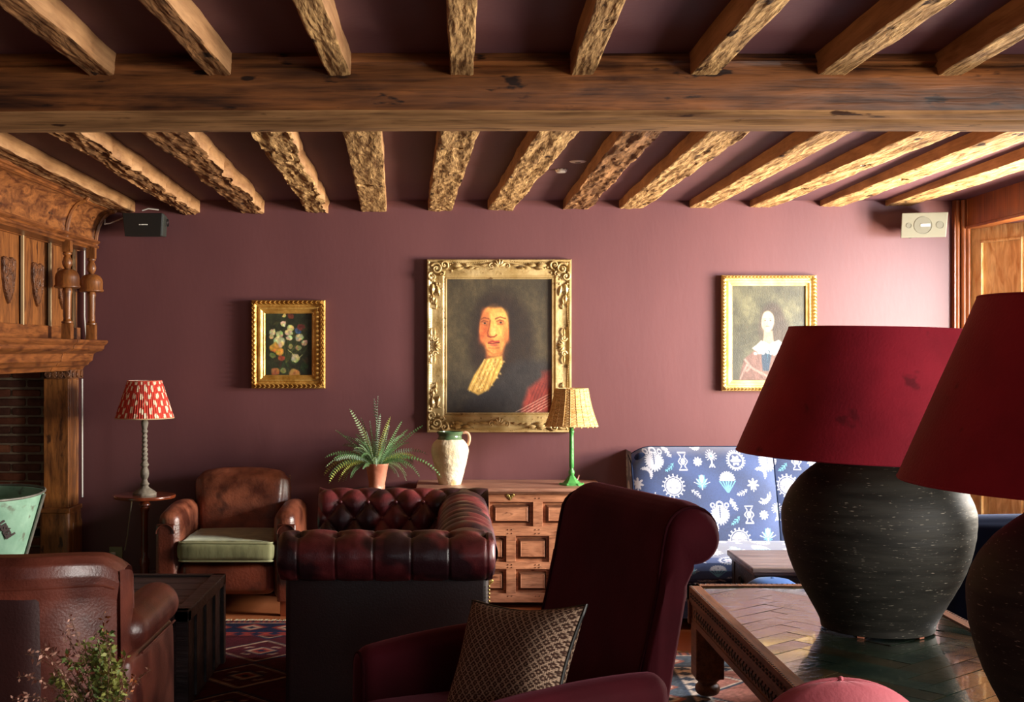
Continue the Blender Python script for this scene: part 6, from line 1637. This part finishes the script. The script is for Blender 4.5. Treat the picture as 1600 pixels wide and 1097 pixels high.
# central portrait in a carved swept frame
prof = [(0, .0), (0, .03), (.004, .038), (.012, .040), (.020, .034), (.03, .026), (.045, .026), (.062, .032), (.08, .038), (.092, .040), (.098, .034), (.104, .030), (.108, .034), (.113, .034), (.116, .024)]
t, fr, w, h = picture('portrait', 667, 893, 405, 676, 'large portrait of a person in a dark curled wig, in a carved gilt frame', P1, .114, prof, gold_pale, depth=.07)
def scroll(mb, c, r, sx, sz, turns=1.3, th=.006, a0=0):
    pts = []; n = 22
    for i in range(n+1):
        s = i/n; a = a0 + s*turns*2*PI; rr = r*(1-.8*s); pts.append((c[0]+sx*rr*math.cos(a), c[1] - .008*math.sin(s*PI), c[2]+sz*rr*math.sin(a)))
    mb.tube(pts, [th*(1-.5*i/n) for i in range(n+1)], 7)
    mb.ball((c[0], c[1]-.004, c[2]), th*1.1, 8)
def leafy(mb, c, ang, L, wd, y=0):
    d = Vector((math.cos(ang), 0, math.sin(ang))); s = Vector((-d.z, 0, d.x)); vs = []; n = 7
    for i in range(n+1):
        t_ = i/n; wv = wd*math.sin(PI*min(1, t_*.85+.12))*(1+.25*(i % 2)); cc = Vector(c) + d*L*t_ + Vector((0, -.010*math.sin(PI*t_)-y, 0))
        vs += [cc - s*wv, cc + Vector((0, -.008, 0)), cc + s*wv, cc + Vector((0, .008, 0))]
    fs = []
    for i in range(n):
        for q in range(4): fs.append((i*4+q, i*4+(q+1) % 4, i*4+4+(q+1) % 4, i*4+4+q))
    mb.add(vs, fs)
rq = random.Random(5)
for sx in (-1, 1):
    for sz in (-1, 1):
        m = MB(); cx_, cz_ = sx*(w/2-.055), sz*(h/2-.055); y = -.040
        scroll(m, (cx_, y, cz_), .034, sx, sz, 1.4, .008, .5); scroll(m, (cx_+sx*.022, y, cz_-sz*.045), .026, -sx, sz, 1.2, .007, 2); scroll(m, (cx_-sx*.045, y, cz_+sz*.022), .026, sx, -sz, 1.2, .007, 2)
        scroll(m, (cx_-sx*.03, y, cz_-sz*.03), .018, sx, sz, 1.1, .006, 1)
        for (dx, dz, an, L, wd) in ((.02, -.09, -1.5, .06, .012), (-.005, -.1, -1.8, .06, .010), (.02, -.15, -1.6, .05, .009), (0, -.17, -1.4, .04, .007), (-.09, .02, 0, .06, .012), (-.1, -.005, .2, .06, .010), (-.15, .02, 0, .05, .009), (-.18, 0, .2, .05, .008), (-.215, .0, .1, .035, .006), (.0, -.2, -1.5, .035, .006)):
            leafy(m, (cx_+sx*dx, -.034, cz_+sz*dz), math.atan2(sz*math.sin(an), -sx*math.cos(an) if abs(dx) > abs(dz) else sx*math.cos(an)), L, wd)
        for q in range(14): m.ball((cx_+sx*rq.uniform(-.1, .035), -.036, cz_+sz*rq.uniform(-.035, .035)), rq.uniform(.005, .009), 8); m.ball((cx_+sx*rq.uniform(-.035, .035), -.036, cz_-sz*rq.uniform(-.03, .12)), rq.uniform(.005, .009), 8)
        m.build('corner_ornament', gold_pale, fr, angle=60)
for (cx_, cz_, hz_) in ((0, h/2-.045, 1), (0, -h/2+.045, 1), (w/2-.045, 0, 0), (-w/2+.045, 0, 0)):
    m = MB(); y = -.038
    for q in (-2, -1, 0, 1, 2):
        if hz_: leafy(m, (cx_, y, cz_), (PI/2 if cz_ < 0 else PI/2) + q*.5, .045, .009)
        else: leafy(m, (cx_, y, cz_), (0 if cx_ < 0 else PI) + q*.5, .04, .009)
    for s_ in (-1, 1):
        if hz_: scroll(m, (cx_+s_*.045, y, cz_+.005), .02, -s_, 1, 1.2, .006); leafy(m, (cx_+s_*.06, y, cz_+.01), 0 if s_ > 0 else PI, .06, .007)
        else: scroll(m, (cx_, y, cz_+s_*.045), .018, 1, -s_, 1.2, .006); leafy(m, (cx_, y, cz_+s_*.055), PI/2*s_, .05, .006)
    m.build('centre_ornament', gold_pale, fr, angle=60)
m = MB(); 
def bead(x0, z0, x1, z1, bow, r=.003, sp=.010, y=-.040):
    m = MB()
    L = math.hypot(x1-x0, z1-z0); n = int(L/sp)
    for i in range(n+1):
        s_ = i/n; nx, nz = -(z1-z0)/L, (x1-x0)/L; m.ball((x0+(x1-x0)*s_+nx*bow*math.sin(PI*s_), y, z0+(z1-z0)*s_+nz*bow*math.sin(PI*s_)), r, 6)
    m.build('beading', gold_pale, fr)
for s_ in (-1, 1):
    for q in (-1, 1):
        bead(q*.07, s_*(h/2-.012), q*(w/2-.14), s_*(h/2-.012), -.012*q*s_); bead(s_*(w/2-.012), q*.07, s_*(w/2-.012), q*(h/2-.16), .012*q*s_)
    bead(-w/2+.11, s_*(h/2-.109), w/2-.11, s_*(h/2-.109), 0, .0028, .009, -.036); bead(s_*(w/2-.109), -h/2+.11, s_*(w/2-.109), h/2-.11, 0, .0028, .009, -.036)

def leaf_border(fr, w, h, inset, gold, sz=.016, sp=.026):
    m = MB()
    for (x0, z0, x1, z1) in ((-w/2+inset, h/2-inset, w/2-inset, h/2-inset), (w/2-inset, h/2-inset, w/2-inset, -h/2+inset), (w/2-inset, -h/2+inset, -w/2+inset, -h/2+inset), (-w/2+inset, -h/2+inset, -w/2+inset, h/2-inset)):
        L = math.hypot(x1-x0, z1-z0); n = int(L/sp); an = math.atan2(z1-z0, x1-x0)
        for i in range(n):
            c = (x0+(x1-x0)*(i+.3)/n, -.036, z0+(z1-z0)*(i+.3)/n)
            leafy(m, c, an+.55, sz*1.3, sz*.26); leafy(m, c, an-.55, sz*1.3, sz*.26); m.ball(c, sz*.22, 6)
    m.build('leaf_border', gold, fr, angle=60)
prof2 = [(0, 0), (0, .024), (.006, .032), (.018, .034), (.028, .028), (.030, .022), (.036, .022), (.042, .030), (.052, .030), (.058, .022), (.066, .018), (.070, .020), (.074, .018), (.078, .012)]
t, fr, w, h = picture('flower_painting', 393, 508, 469, 607, 'small dark flower still life in a bright gilt frame left of the large portrait', P2, .077, prof2, gold_warm, depth=.06)
leaf_border(fr, w, h, .014, gold_warm)
prof3 = [(0, 0), (0, .024), (.005, .032), (.014, .034), (.022, .030), (.025, .022), (.030, .022), (.036, .030), (.042, .030), (.046, .022), (.052, .018), (.056, .020), (.060, .018), (.062, .012)]
t, fr, w, h = picture('portrait', 1128, 1276, 430, 611, 'painting of a long-haired person with a broad white collar in a yellow gilt frame', P3, .061, prof3, gold_yellow, depth=.06)
leaf_border(fr, w, h, .012, gold_yellow, .013, .02)
